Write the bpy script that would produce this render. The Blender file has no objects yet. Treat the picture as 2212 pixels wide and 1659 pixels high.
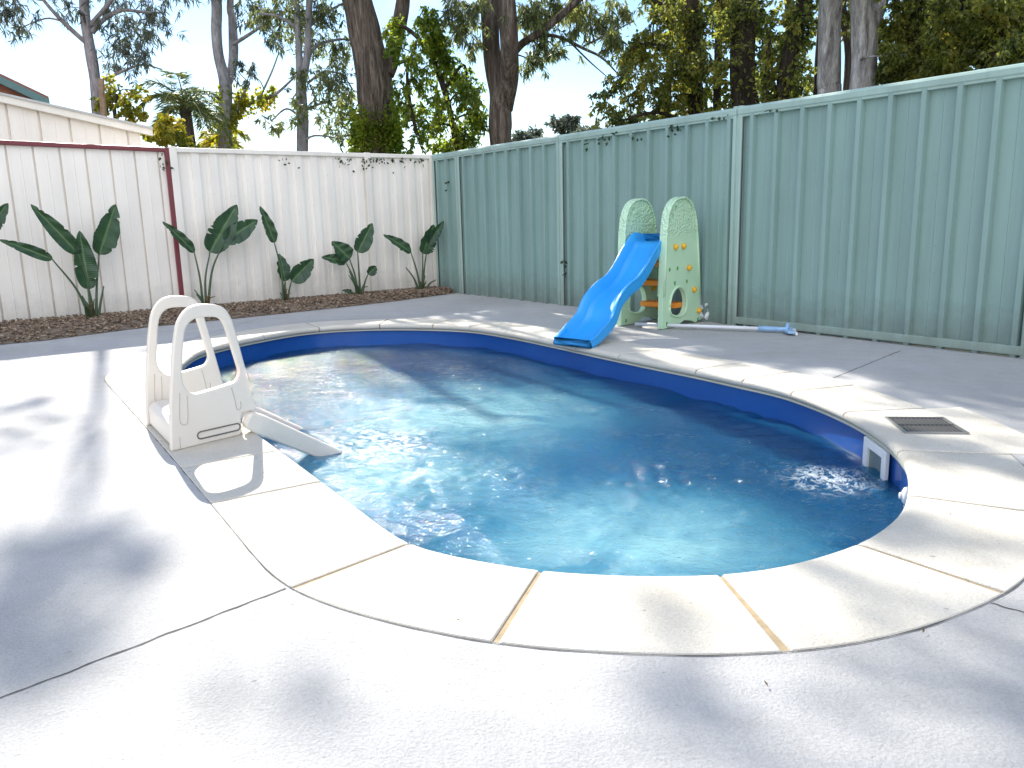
import bpy, bmesh, math, random
import numpy as np
from mathutils import Vector, Matrix, noise
random.seed(7); RNG = np.random.default_rng(7)
S = bpy.context.scene; COL = S.collection

# ------------------------------------------------------------------ camera
F_PX, PITCH, ROLL, CAM_H = 1746.5, 0.20255, -0.02472, 0.9568      # focal length for a 2212 px wide picture
_f = Vector((0, math.cos(PITCH), -math.sin(PITCH))); _r0 = Vector((1, 0, 0)); _u0 = _r0.cross(_f)
_r = math.cos(ROLL)*_r0 + math.sin(ROLL)*_u0; _u = -math.sin(ROLL)*_r0 + math.cos(ROLL)*_u0
CAM = Vector((0, 0, CAM_H))
cam = bpy.data.cameras.new('camera'); camo = bpy.data.objects.new('camera', cam); COL.objects.link(camo)
M4 = Matrix((( _r.x, _u.x, -_f.x, 0), (_r.y, _u.y, -_f.y, 0), (_r.z, _u.z, -_f.z, CAM_H), (0, 0, 0, 1)))
camo.matrix_world = M4
cam.sensor_width = 36; cam.lens = 36*F_PX/2212; cam.clip_start = 0.05; cam.clip_end = 2000
S.camera = camo

# ------------------------------------------------------------------ sky, sun, exposure
SUN_AZ, SUN_EL = math.radians(-23.7), math.radians(35.5)
w = bpy.data.worlds.new('World'); S.world = w; w.use_nodes = True
nt = w.node_tree; nt.nodes.clear()
sky = nt.nodes.new('ShaderNodeTexSky'); sky.sky_type = 'NISHITA'; sky.sun_disc = False
sky.sun_elevation = SUN_EL; sky.sun_rotation = SUN_AZ; sky.air_density = 1.0; sky.dust_density = 0.15; sky.ozone_density = 1.6
bg = nt.nodes.new('ShaderNodeBackground'); bg.inputs['Strength'].default_value = 0.07
wo = nt.nodes.new('ShaderNodeOutputWorld')
tcw = nt.nodes.new('ShaderNodeTexCoord'); mpw = nt.nodes.new('ShaderNodeMapping'); mpw.inputs['Scale'].default_value = (1, 1, 2.6)
nzw = nt.nodes.new('ShaderNodeTexNoise'); nzw.inputs['Scale'].default_value = 2.3; nzw.inputs['Detail'].default_value = 7; nzw.inputs['Roughness'].default_value = .6
rpw = nt.nodes.new('ShaderNodeValToRGB'); rpw.color_ramp.elements[0].position = .57; rpw.color_ramp.elements[1].position = .78
rpw.color_ramp.elements[1].color = (.75, .75, .75, 1)
mxw = nt.nodes.new('ShaderNodeMixRGB'); mxw.inputs[2].default_value = (7, 7.4, 8, 1)
nt.links.new(tcw.outputs['Generated'], mpw.inputs[0]); nt.links.new(mpw.outputs[0], nzw.inputs['Vector'])
nt.links.new(nzw.outputs[0], rpw.inputs[0]); nt.links.new(rpw.outputs[0], mxw.inputs[0]); hsw = nt.nodes.new('ShaderNodeHueSaturation'); hsw.inputs['Saturation'].default_value = 1.15; nt.links.new(sky.outputs[0], hsw.inputs['Color']); nt.links.new(hsw.outputs[0], mxw.inputs[1])
# unseen bright cloud bank added behind the camera as fill light
sxw = nt.nodes.new('ShaderNodeSeparateXYZ'); nt.links.new(tcw.outputs['Generated'], sxw.inputs[0])
mrw = nt.nodes.new('ShaderNodeMapRange'); mrw.inputs[1].default_value = .05; mrw.inputs[2].default_value = -.45; nt.links.new(sxw.outputs[1], mrw.inputs[0])
nz2 = nt.nodes.new('ShaderNodeTexNoise'); nz2.inputs['Scale'].default_value = 1.6; nz2.inputs['Detail'].default_value = 6; nt.links.new(mpw.outputs[0], nz2.inputs['Vector'])
rp2 = nt.nodes.new('ShaderNodeValToRGB'); rp2.color_ramp.elements[0].position = .38; rp2.color_ramp.elements[1].position = .5; nt.links.new(nz2.outputs[0], rp2.inputs[0])
mlw = nt.nodes.new('ShaderNodeMath'); mlw.operation = 'MULTIPLY'; nt.links.new(mrw.outputs[0], mlw.inputs[0]); nt.links.new(rp2.outputs[0], mlw.inputs[1])
mx2 = nt.nodes.new('ShaderNodeMixRGB'); mx2.inputs[2].default_value = (9.0, 9.3, 10.2, 1); nt.links.new(mlw.outputs[0], mx2.inputs[0]); nt.links.new(mxw.outputs[0], mx2.inputs[1])
nt.links.new(mx2.outputs[0], bg.inputs['Color']); nt.links.new(bg.outputs[0], wo.inputs[0])
sd = bpy.data.lights.new('sun', 'SUN'); sd.energy = 3.5; sd.angle = math.radians(.5); sd.color = (1, .95, .86)
so = bpy.data.objects.new('sun', sd); COL.objects.link(so)
TOSUN = Vector((math.sin(SUN_AZ)*math.cos(SUN_EL), math.cos(SUN_AZ)*math.cos(SUN_EL), math.sin(SUN_EL)))
so.rotation_euler = TOSUN.to_track_quat('Z', 'Y').to_euler()
S.view_settings.view_transform = 'Standard'; S.view_settings.look = 'None'; S.view_settings.gamma = 1
S.view_settings.exposure = 1.6
S.render.engine = 'CYCLES'
try:
    S.cycles.transparent_max_bounces = 16; S.cycles.max_bounces = 8
except Exception: pass

# ------------------------------------------------------------------ survey helpers (turn a sighting into a place in the yard)
def ray(px, py): return _f + _r*((px-1106)/F_PX) - _u*((py-829.5)/F_PX)
def at(px, py, z=0.0):
    d = ray(px, py); return CAM + d*((z-CAM_H)/d.z)
def aty(px, py, Y):
    d = ray(px, py); return CAM + d*(Y/d.y)
def onplane(px, py, p0, dirv):                       # vertical plane through p0 along dirv -> (s, z)
    d = ray(px, py); n = Vector((-dirv.y, dirv.x, 0)); t = (Vector((p0.x, p0.y, CAM_H))-CAM).dot(n)/d.dot(n)
    P = CAM + d*t; return ((P-Vector((p0.x, p0.y, 0))).dot(dirv), P.z)

# ------------------------------------------------------------------ object helpers
def tag(o, label=None, cat=None, group=None, kind=None):
    if label: o['label'] = label
    if cat: o['category'] = cat
    if group: o['group'] = group
    if kind: o['kind'] = kind
    return o
def empty(name, loc=(0, 0, 0), rz=0):
    o = bpy.data.objects.new(name, None); COL.objects.link(o); o.location = loc; o.rotation_euler = (0, 0, rz)
    o.empty_display_size = .1; return o
def link(name, me, m=None, parent=None, smooth=False):
    if m is not None:
        for mm in (m if isinstance(m, (list, tuple)) else [m]): me.materials.append(mm)
    if smooth: me.polygons.foreach_set('use_smooth', [True]*len(me.polygons))
    o = bpy.data.objects.new(name, me); COL.objects.link(o)
    if parent is not None:
        o.parent = parent
    return o
def base_of(o):
    v = Vector()
    while o is not None: v = v+o.location; o = o.parent
    return v
def world_to_local(parent, pts):
    o = base_of(parent); return [Vector(p)-o for p in pts]
class MB:
    def __init__(s): s.v = []; s.f = []
    def add(s, vs, fs):
        b = len(s.v); s.v += [tuple(v) for v in vs]; s.f += [tuple(i+b for i in f) for f in fs]
    def box(s, c, ax, ay, az):                       # centre and half axes
        c = Vector(c); vs = [c + ax*i + ay*j + az*k for i in (-1, 1) for j in (-1, 1) for k in (-1, 1)]
        s.add(vs, [(0, 1, 3, 2), (4, 6, 7, 5), (0, 4, 5, 1), (2, 3, 7, 6), (0, 2, 6, 4), (1, 5, 7, 3)])
    def tube(s, pts, rads, n=8, cap=True):
        pts = [Vector(p) for p in pts]
        if not isinstance(rads, (list, tuple)): rads = [rads]*len(pts)
        vs = []; fs = []; prev = None
        for i, p in enumerate(pts):
            t = (pts[min(i+1, len(pts)-1)]-pts[max(i-1, 0)]).normalized()
            if prev is None: a = t.orthogonal().normalized()
            else: a = (prev - t*prev.dot(t)).normalized()
            prev = a; b = t.cross(a)
            for k in range(n):
                an = 2*math.pi*k/n; vs.append(p + (a*math.cos(an)+b*math.sin(an))*rads[i])
        for i in range(len(pts)-1):
            for k in range(n):
                fs.append((i*n+k, i*n+(k+1) % n, (i+1)*n+(k+1) % n, (i+1)*n+k))
        if cap:
            fs.append(tuple(range(n-1, -1, -1))); fs.append(tuple((len(pts)-1)*n+k for k in range(n)))
        s.add(vs, fs)
    def prism(s, pts2, o, ax, ay, n0, n1, holes=None):   # polygon in (ax, ay) plane extruded from n0 to n1 (vectors)
        bm = bmesh.new(); o = Vector(o)
        loops = [pts2] + (holes or [])
        es = []
        for lp in loops:
            vv = [bm.verts.new(o + ax*p[0] + ay*p[1] + n0) for p in lp]
            es += [bm.edges.new((vv[i], vv[(i+1) % len(vv)])) for i in range(len(vv))]
        bmesh.ops.triangle_fill(bm, edges=es, use_beauty=True, use_dissolve=False)
        r = bmesh.ops.extrude_face_region(bm, geom=list(bm.faces))
        bmesh.ops.translate(bm, verts=[g for g in r['geom'] if isinstance(g, bmesh.types.BMVert)], vec=n1-n0)
        bmesh.ops.recalc_face_normals(bm, faces=bm.faces)
        bm.verts.index_update(); s.add([v.co.copy() for v in bm.verts], [[v.index for v in f.verts] for f in bm.faces]); bm.free()
    def build(s, name, m, parent=None, smooth=False, bevel=0, seg=2, angle=35):
        vs = world_to_local(parent, s.v) if parent is not None else s.v
        me = bpy.data.meshes.new(name); me.from_pydata([tuple(v) for v in vs], [], s.f); me.update()
        o = link(name, me, m, parent, smooth)
        if bevel:
            b = o.modifiers.new('bevel', 'BEVEL'); b.width = bevel; b.segments = seg; b.limit_method = 'ANGLE'; b.angle_limit = math.radians(angle); b.harden_normals = False
        return o
def spline(pts, n=8, closed=False):
    P = [Vector(p) for p in pts]; out = []; N = len(P)
    for i in range(N if closed else N-1):
        p0 = P[(i-1) % N] if closed or i > 0 else P[0]*2-P[1]; p1 = P[i]; p2 = P[(i+1) % N]
        p3 = P[(i+2) % N] if closed or i+2 < N else P[-1]*2-P[-2]
        for k in range(n):
            t = k/n; out.append(.5*((2*p1)+(p2-p0)*t+(2*p0-5*p1+4*p2-p3)*t*t+(3*p1-p0-3*p2+p3)*t**3))
    if not closed: out.append(P[-1].copy())
    return out

# ------------------------------------------------------------------ materials
def mat(name): m = bpy.data.materials.new(name); m.use_nodes = True; return m, m.node_tree, m.node_tree.nodes['Principled BSDF']
def N(nt, t, **kw):
    n = nt.nodes.new(t)
    for k, v in kw.items():
        if k.startswith('i_'): n.inputs[k[2:].replace('_', ' ')].default_value = v
        else: setattr(n, k, v)
    return n
def noisetex(nt, scale, detail=4, rough=.55, vec=None, dist=0):
    n = N(nt, 'ShaderNodeTexNoise'); n.inputs['Scale'].default_value = scale; n.inputs['Detail'].default_value = detail
    n.inputs['Roughness'].default_value = rough; n.inputs['Distortion'].default_value = dist
    if vec is None:
        vec = nt.nodes.new('ShaderNodeTexCoord').outputs['Object']
    nt.links.new(vec, n.inputs['Vector']); return n.outputs[0]
def ramp(nt, src, stops):
    r = nt.nodes.new('ShaderNodeValToRGB'); e = r.color_ramp.elements
    while len(e) < len(stops): e.new(.5)
    for i, (p, c) in enumerate(stops): e[i].position = p; e[i].color = (*c, 1) if len(c) == 3 else c
    nt.links.new(src, r.inputs[0]); return r.outputs[0]
def mixc(nt, fac, a, b, mode='MIX'):
    m = nt.nodes.new('ShaderNodeMixRGB'); m.blend_type = mode
    for s, x in ((0, fac), (1, a), (2, b)):
        if hasattr(x, 'node'): nt.links.new(x, m.inputs[s])
        elif s == 0: m.inputs[0].default_value = x
        else: m.inputs[s].default_value = (*x, 1)
    return m.outputs[0]
def bump(nt, bs, src, strength=.3, dist=.01, normal=None):
    b = nt.nodes.new('ShaderNodeBump'); b.inputs['Strength'].default_value = strength; b.inputs['Distance'].default_value = dist
    nt.links.new(src, b.inputs['Height'])
    if normal is not None: nt.links.new(normal, b.inputs['Normal'])
    if bs is not None: nt.links.new(b.outputs[0], bs.inputs['Normal'])
    return b.outputs[0]
def mapped(nt, scale=(1, 1, 1), rot=(0, 0, 0)):
    tc = nt.nodes.new('ShaderNodeTexCoord'); mp = nt.nodes.new('ShaderNodeMapping'); mp.inputs['Scale'].default_value = scale; mp.inputs['Rotation'].default_value = rot
    nt.links.new(tc.outputs['Object'], mp.inputs[0]); return mp.outputs[0]
def simple(name, col, rough=.5, var=.12, vs=6, bs=0, bscale=60, spec=.5, metal=0, coat=0, sub=0):
    m, nt, b = mat(name)
    c = mixc(nt, 1, col, ramp(nt, noisetex(nt, vs, 5), [(.3, (1-var,)*3), (.7, (1+var*.6,)*3)]), 'MULTIPLY')
    nt.links.new(c, b.inputs['Base Color']); b.inputs['Roughness'].default_value = rough
    b.inputs['Specular IOR Level'].default_value = spec; b.inputs['Metallic'].default_value = metal
    if coat: b.inputs['Coat Weight'].default_value = coat; b.inputs['Coat Roughness'].default_value = .08
    if bs: bump(nt, b, noisetex(nt, bscale, 3), bs, .004)
    return m
def concrete(name, base, warm, stain, spots=.5, var=.1):
    m, nt, b = mat(name)
    big = ramp(nt, noisetex(nt, .9, 6, .6), [(.3, (1-var,)*3), (.72, (1+var*.5,)*3)])
    mid = ramp(nt, noisetex(nt, 7, 6, .65), [(.25, (1-var*.7,)*3), (.75, (1.04,)*3)])
    grit = ramp(nt, noisetex(nt, 170, 3, .8), [(.3, (.84,)*3), (.6, (1.08,)*3)])
    c = mixc(nt, ramp(nt, noisetex(nt, 1.7, 3), [(.4, (0,)*3), (.75, (1,)*3)]), base, warm)
    for x in (big, mid, grit): c = mixc(nt, 1, c, x, 'MULTIPLY')
    st = ramp(nt, noisetex(nt, 2.6, 8, .75, dist=.6), [(.62, (0,)*3), (.78, (spots,)*3)])
    c = mixc(nt, st, c, stain)
    sp = ramp(nt, noisetex(nt, 34, 2, .5), [(.735, (0,)*3), (.76, (.55,)*3)])
    c = mixc(nt, sp, c, (.2, .18, .16))
    nt.links.new(c, b.inputs['Base Color']); b.inputs['Roughness'].default_value = .82; b.inputs['Specular IOR Level'].default_value = .3
    n1 = bump(nt, None, noisetex(nt, 120, 4, .75), .9, .006)
    bump(nt, b, noisetex(nt, 14, 4), .25, .006, n1)
    return m
DECK = concrete('sprayed_concrete', (.475, .47, .465), (.5, .485, .46), (.4, .36, .31), .35, .16)
COPE = concrete('coping_stone', (.66, .62, .54), (.62, .56, .46), (.45, .34, .2), .7, .09)
GROUT = simple('sand_grout', (.33, .25, .15), .9, .25, 30, .3)
JOINT = simple('joint_gap', (.09, .085, .08), .95, .4, 20)
PVC = simple('cream_plastic', (.74, .68, .6), .38, .05, 5, .05, 120)
PVCG = simple('grey_plastic', (.42, .42, .42), .5, .15, 8)
DARKP = simple('dark_recess', (.06, .06, .06), .6, .1)
WHITEP = simple('white_fitting', (.78, .78, .76), .35, .05)
def fence_mat(name, col, dirt, streak=.16, rough=.42):
    m, nt, b = mat(name)
    v = mapped(nt, (7, 7, .35))
    c = mixc(nt, 1, col, ramp(nt, noisetex(nt, 1.2, 5, .6, v), [(.3, (1-streak,)*3), (.7, (1.05,)*3)]), 'MULTIPLY')
    c = mixc(nt, 1, c, ramp(nt, noisetex(nt, 1.1, 3), [(.35, (.93,)*3), (.7, (1.03,)*3)]), 'MULTIPLY')
    tc = nt.nodes.new('ShaderNodeTexCoord'); sx = nt.nodes.new('ShaderNodeSeparateXYZ'); nt.links.new(tc.outputs['Object'], sx.inputs[0])
    ad = N(nt, 'ShaderNodeMath', operation='MULTIPLY_ADD'); nt.links.new(noisetex(nt, 9, 5, .7), ad.inputs[0]); ad.inputs[1].default_value = -.45; nt.links.new(sx.outputs[2], ad.inputs[2])
    d = ramp(nt, ad.outputs[0], [(-.0, (.75,)*3), (.02, (.45,)*3)]); 
    r2 = N(nt, 'ShaderNodeMapRange'); nt.links.new(ad.outputs[0], r2.inputs[0]); r2.inputs[1].default_value = -.22; r2.inputs[2].default_value = .12; r2.inputs[3].default_value = .5; r2.inputs[4].default_value = 0
    c = mixc(nt, r2.outputs[0], c, dirt)
    sp = ramp(nt, noisetex(nt, 22, 3, .6), [(.72, (0,)*3), (.77, (.5,)*3)]); c = mixc(nt, sp, c, dirt)
    nt.links.new(c, b.inputs['Base Color']); b.inputs['Roughness'].default_value = rough; b.inputs['Specular IOR Level'].default_value = .35
    bump(nt, b, noisetex(nt, 3.5, 2, .5, mapped(nt, (3, 3, .6))), .25, .012)
    return m
GREEN = fence_mat('sage_green_steel', (.265, .39, .36), (.12, .11, .09))
GREENT = fence_mat('sage_green_trim', (.36, .49, .44), (.14, .13, .1))
WHITEF = fence_mat('white_steel', (.9, .84, .76), (.38, .36, .31), .05, .5)
WHITET = fence_mat('white_trim', (.84, .79, .71), (.4, .38, .32), .05)
RED = simple('maroon_steel', (.17, .022, .03), .4, .15, 8)

def bark(name, c1, c2, c3, sc=6, stretch=.18, bstr=.9):
    m, nt, b = mat(name)
    v = mapped(nt, (1, 1, stretch))
    n1 = noisetex(nt, sc, 8, .7, v, .8)
    c = ramp(nt, n1, [(.32, c1), (.5, c2), (.68, c3)])
    n2 = noisetex(nt, sc*4, 5, .7, v, .4)
    c = mixc(nt, 1, c, ramp(nt, n2, [(.3, (.55,)*3), (.62, (1.15,)*3)]), 'MULTIPLY')
    nt.links.new(c, b.inputs['Base Color']); b.inputs['Roughness'].default_value = .9; b.inputs['Specular IOR Level'].default_value = .15
    n3 = bump(nt, None, n2, bstr, .03); bump(nt, b, n1, bstr, .06, n3)
    return m
BK_BROWN = bark('brown_stringy_bark', (.045, .035, .03), (.14, .11, .09), (.3, .25, .21), 15, .09)
BK_GREY = bark('grey_gum_bark', (.15, .15, .16), (.27, .265, .28), (.4, .39, .39), 5, .25, .4)
BK_DARK = bark('dark_bark', (.02, .017, .014), (.055, .043, .034), (.1, .08, .06), 8, .15)
BK_PAPER = bark('pale_paper_bark', (.09, .075, .07), (.42, .39, .37), (.72, .68, .65), 9, .2, .9)
def leafmat(name, cols, trans=.45, rough=.45, sc=2.2):
    m, nt, b = mat(name)
    n1 = noisetex(nt, sc, 2, .5); n2 = noisetex(nt, 31, 1, .5)
    a = N(nt, 'ShaderNodeMath', operation='MULTIPLY_ADD'); nt.links.new(n2, a.inputs[0]); a.inputs[1].default_value = .9
    s = N(nt, 'ShaderNodeMath', operation='MULTIPLY_ADD'); nt.links.new(n1, s.inputs[0]); s.inputs[1].default_value = .9; s.inputs[2].default_value = -.4
    nt.links.new(s.outputs[0], a.inputs[2])
    k = len(cols); c = ramp(nt, a.outputs[0], [(.25+.5*i/(k-1), cc) for i, cc in enumerate(cols)])
    nt.links.new(c, b.inputs['Base Color']); b.inputs['Roughness'].default_value = rough; b.inputs['Specular IOR Level'].default_value = .4
    t = nt.nodes.new('ShaderNodeBsdfTranslucent'); hs = nt.nodes.new('ShaderNodeHueSaturation'); hs.inputs['Value'].default_value = 2.1; hs.inputs['Saturation'].default_value = 1.1; hs.inputs['Hue'].default_value = .485
    nt.links.new(c, hs.inputs['Color']); nt.links.new(hs.outputs[0], t.inputs[0])
    mx = nt.nodes.new('ShaderNodeMixShader'); mx.inputs[0].default_value = trans
    nt.links.new(b.outputs[0], mx.inputs[1]); nt.links.new(t.outputs[0], mx.inputs[2])
    nt.links.new(mx.outputs[0], nt.nodes['Material Output'].inputs[0]); return m
LF_GUM = leafmat('gum_leaf', [(.05, .065, .04), (.11, .14, .06), (.24, .26, .09)], .5)
LF_GUM2 = leafmat('grey_gum_leaf', [(.04, .055, .05), (.075, .095, .075), (.13, .145, .09)], .3)
LF_WOOD = leafmat('wood_leaf', [(.03, .042, .016), (.07, .095, .025), (.17, .19, .04), (.32, .29, .07)], .58)
LF_VINE = leafmat('vine_leaf', [(.04, .08, .015), (.11, .17, .025), (.24, .27, .04)], .55)
LF_YEL = leafmat('yellow_leaf', [(.07, .1, .015), (.2, .22, .03), (.38, .3, .04)], .5)
LF_PALM = leafmat('palm_leaf', [(.035, .06, .03), (.08, .12, .04), (.22, .22, .06)], .4)
LF_IVY = leafmat('ivy_leaf', [(.012, .03, .012), (.03, .06, .02)], .25)

# ------------------------------------------------------------------ POOL OUTLINE
RIM_FAR = [(1195, 744), (1100, 725), (1020, 713), (930, 708.5), (820, 708), (720, 712), (640, 720), (560, 734), (500, 747)]
RIM_NEAR = [(540, 935), (680, 1040), (780, 1116), (850, 1168), (880, 1184), (930, 1197), (1000, 1213), (1150, 1238), (1250, 1246), (1400, 1252), (1560, 1249), (1680, 1235), (1780, 1210), (1870, 1180), (1920, 1150), (1958, 1120), (1977, 1090)]
RIM_RIGHT = [(1982, 1050), (1970, 1015), (1940, 975), (1880, 930), (1800, 890), (1700, 853), (1600, 830), (1500, 808), (1400, 788), (1290, 765)]
ctrl = [at(*p) for p in RIM_NEAR] + [at(*p, -.035) for p in RIM_RIGHT] + [at(*p, -.035) for p in RIM_FAR] \
     + [at(425, 768, -.035), Vector((-2.36, 5.62, 0)), Vector((-2.33, 5.38, 0)), Vector((-2.2, 5.16, 0)), Vector((-1.75, 4.47, 0))]
for c_ in ctrl: c_.z = 0
raw = spline(ctrl, 14, True)
# even resampling and a little smoothing
def resample(P, n, closed=True):
    Q = P + [P[0]] if closed else P
    L = [0]
    for i in range(len(Q)-1): L.append(L[-1]+(Q[i+1]-Q[i]).length)
    out = []; j = 0
    for k in range(n):
        s = L[-1]*k/(n if closed else n-1)
        while j < len(L)-2 and L[j+1] < s: j += 1
        t = (s-L[j])/max(1e-9, L[j+1]-L[j]); out.append(Q[j].lerp(Q[j+1], min(1, t)))
    return out, L[-1]
RIM, PER = resample(raw, 360)
for _ in range(6):
    RIM = [(RIM[i-1]+RIM[i]*2+RIM[(i+1) % 360])/4 for i in range(360)]
RIM, PER = resample(RIM, 360)
area = sum(RIM[i].x*RIM[(i+1) % 360].y-RIM[(i+1) % 360].x*RIM[i].y for i in range(360))/2
if area < 0: RIM.reverse()
def normals(P, k=4):
    n = len(P); out = []
    for i in range(n):
        t = P[(i+k) % n]-P[(i-k) % n]; out.append(Vector((t.y, -t.x, 0)).normalized())     # outward for ccw
    return out
NRM = normals(RIM, 5)
CW = .385                                                # coping width
# ------------------------------------------------------------------ GROUND and PAVING
CORNER = Vector((-.98, 11.188, 0)); GA = -.95898; WB = .63736
GD = Vector((math.cos(GA), math.sin(GA), 0)); WD = Vector((-math.cos(WB), -math.sin(WB), 0))
GN = Vector((-GD.y, GD.x, 0)); GN = -GN if GN.dot(-CORNER) < 0 else GN       # towards the yard
WN = Vector((-WD.y, WD.x, 0)); WN = -WN if WN.dot(-CORNER) < 0 else WN
def sheet(name, outer, inner, z, m, kind='structure'):
    bm = bmesh.new(); es = []
    for lp in (outer, inner):
        if not lp: continue
        vv = [bm.verts.new((p[0], p[1], z)) for p in lp]; es += [bm.edges.new((vv[i], vv[(i+1) % len(vv)])) for i in range(len(vv))]
    bmesh.ops.triangle_fill(bm, edges=es, use_beauty=True)
    bmesh.ops.recalc_face_normals(bm, faces=bm.faces)
    for f in bm.faces:
        if f.normal.z < 0: f.normal_flip()
    me = bpy.data.meshes.new(name); bm.to_mesh(me); bm.free(); o = link(name, me, m); o['kind'] = kind; return o
hole = [p + n*(.06) for p, n in zip(RIM, NRM)][::3]
hole2 = [p + n*(.2) for p, n in zip(RIM, NRM)][::3]
m, nt_, b_ = mat('dry_grass'); nt_.links.new(ramp(nt_, noisetex(nt_, 1.3, 8, .7), [(.3, (.05, .065, .02)), (.7, (.13, .12, .05))]), b_.inputs['Base Color']); b_.inputs['Roughness'].default_value = .95
sheet('ground', [(-400, -400), (400, -400), (400, 400), (-400, 400)], hole2, -.08, m)
far = CORNER
deck_outer = [CORNER - WN*.0, CORNER + GD*14, Vector((9, -6, 0)), Vector((-13, -6, 0)), CORNER + WD*14]
hole3 = [p + n*(.385-.008) for p, n in zip(RIM, NRM)][::2]
sheet('pavement', deck_outer, hole3, -.002, DECK)
for (a, b_, wd) in [(at(-160, 1568), at(617, 1270), .0035), (at(1800, 816), at(1945, 757), .004), (at(2140, 1302), at(2500, 1400), .0035), (at(560, 688), at(400, 735), .003)]:
    J = MB(); n = 40; d = (b_-a).normalized(); pn = Vector((-d.y, d.x, 0)); L = []
    for i in range(n+1):
        p = a.lerp(b_, i/n) + pn*(noise.noise(Vector((i*.35, a.x, 0)))*.006); ww = wd*(.55+.9*abs(noise.noise(Vector((i*.8, a.y, 3)))))
        L += [p-pn*ww+Vector((0, 0, -.0008)), p+pn*ww+Vector((0, 0, -.0008))]
    J.add(L, [(2*i, 2*i+1, 2*i+3, 2*i+2) for i in range(n)])
    o = J.build('pavement_joint', JOINT); o['kind'] = 'structure'

# ------------------------------------------------------------------ SWIMMING POOL
pool = empty('swimming_pool', (0, 4.5, 0)); tag(pool, 'oval in-ground swimming pool with royal blue shell and cream stone coping', 'swimming pool')
WZ = -.2
def arcpos(P3):
    best = min(range(360), key=lambda i: (RIM[i]-Vector((P3.x, P3.y, 0))).length); return best
# joints, from the ones that can be seen
jp = [at(870, 1182), at(1150, 1238), at(1565, 1249), at(1870, 1180), at(1985, 1076, -.01), at(1958, 985, -.02), at(1853, 898, -.02), at(1730, 850, -.02), at(1527, 803, -.02), at(1345, 770, -.02), at(1010, 706), at(930, 702), at(814, 702), at(690, 708), at(576, 725), at(680, 1040)]
js = sorted(arcpos(p) for p in jp)
full = []
for i, a in enumerate(js):
    b = js[(i+1) % len(js)]; span = (b-a) % 360; full.append(a)
    k = round(span*PER/360/.52)
    for q in range(1, k): full.append((a+span*q/k) % 360)
def rim_at(s):
    i = int(s) % 360; t = s-int(s); return RIM[i].lerp(RIM[(i+1) % 360], t), (NRM[i].lerp(NRM[(i+1) % 360], t)).normalized()
TOPZ = .003
PROF = [(.02, -.048), (-.006, -.046), (-.022, -.038), (-.03, -.025), (-.028, -.010), (-.018, .0), (0, TOPZ), (.05, TOPZ)]
gap = .0065
skA, skB = arcpos(at(1958, 985, -.02)), arcpos(at(1853, 898, -.02))
NB = len(full)
for i in range(NB):
    s0 = full[i]; s1 = full[(i+1) % NB]; span = (s1-s0) % 360
    if span < 1: continue
    g = gap*360/PER; cwid = CW
    mid = (s0+span/2) % 360; wide = abs(((mid-(skA+((skB-skA) % 360)/2)+180) % 360)-180) < 4
    if wide: cwid = .56
    n = max(4, int(span/1.5)); vs = []; fs = []
    rows = PROF + [(cwid*.5, TOPZ), (cwid-.006, TOPZ), (cwid-.002, TOPZ-.004), (cwid-.002, -.048)]
    R = len(rows)
    ts = [0, .004, .012] + [k/n for k in range(1, n)] + [.988, .996, 1]
    for t in ts:
        e = min(t, 1-t); inset = .0035 if e < .002 else (.001 if e < .006 else 0)
        p, nn = rim_at(s0+g + (span-2*g)*t)
        for (o_, z_) in rows:
            vs.append((p + nn*o_) + Vector((0, 0, z_ - (inset if z_ > -.03 else 0))))
    for a in range(len(ts)-1):
        for b in range(R): fs.append((a*R+b, (a+1)*R+b, (a+1)*R+(b+1) % R, a*R+(b+1) % R))
    fs.append(tuple(range(R))); fs.append(tuple((len(ts)-1)*R+k for k in reversed(range(R))))
    mb = MB(); mb.add(vs, fs); o = mb.build('coping_paver', COPE, pool, False)
    me = o.data; me.polygons.foreach_set('use_smooth', [len(p.vertices) == 4 for p in me.polygons])
    try: me.set_sharp_from_angle(angle=math.radians(40))
    except Exception: pass
# grout bed under the pavers and dark joint round them
g = MB(); vs = []
for i in range(360):
    for (o_, z_) in ((-.012, -.04), (-.012, -.003), (CW-.004, -.003), (CW-.004, -.04)): vs.append(RIM[i]+NRM[i]*o_+Vector((0, 0, z_)))
fs = []
for i in range(360):
    for b in range(4): fs.append((i*4+b, ((i+1) % 360)*4+b, ((i+1) % 360)*4+(b+1) % 4, i*4+(b+1) % 4))
g.add(vs, fs); g.build('grout', GROUT, pool)
g = MB(); vs = []
for i in range(360):
    ww = -.003+.006*abs(noise.noise(Vector((i*.31, 0, 0))))
    vs += [RIM[i]+NRM[i]*(CW-.004)+Vector((0, 0, .0002)), RIM[i]+NRM[i]*(CW+.001+ww)+Vector((0, 0, .0002))]
g.add(vs, [(2*i, 2*((i+1) % 360), 2*((i+1) % 360)+1, 2*i+1) for i in range(360)]); g.build('edge_joint', JOINT, pool)
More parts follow.
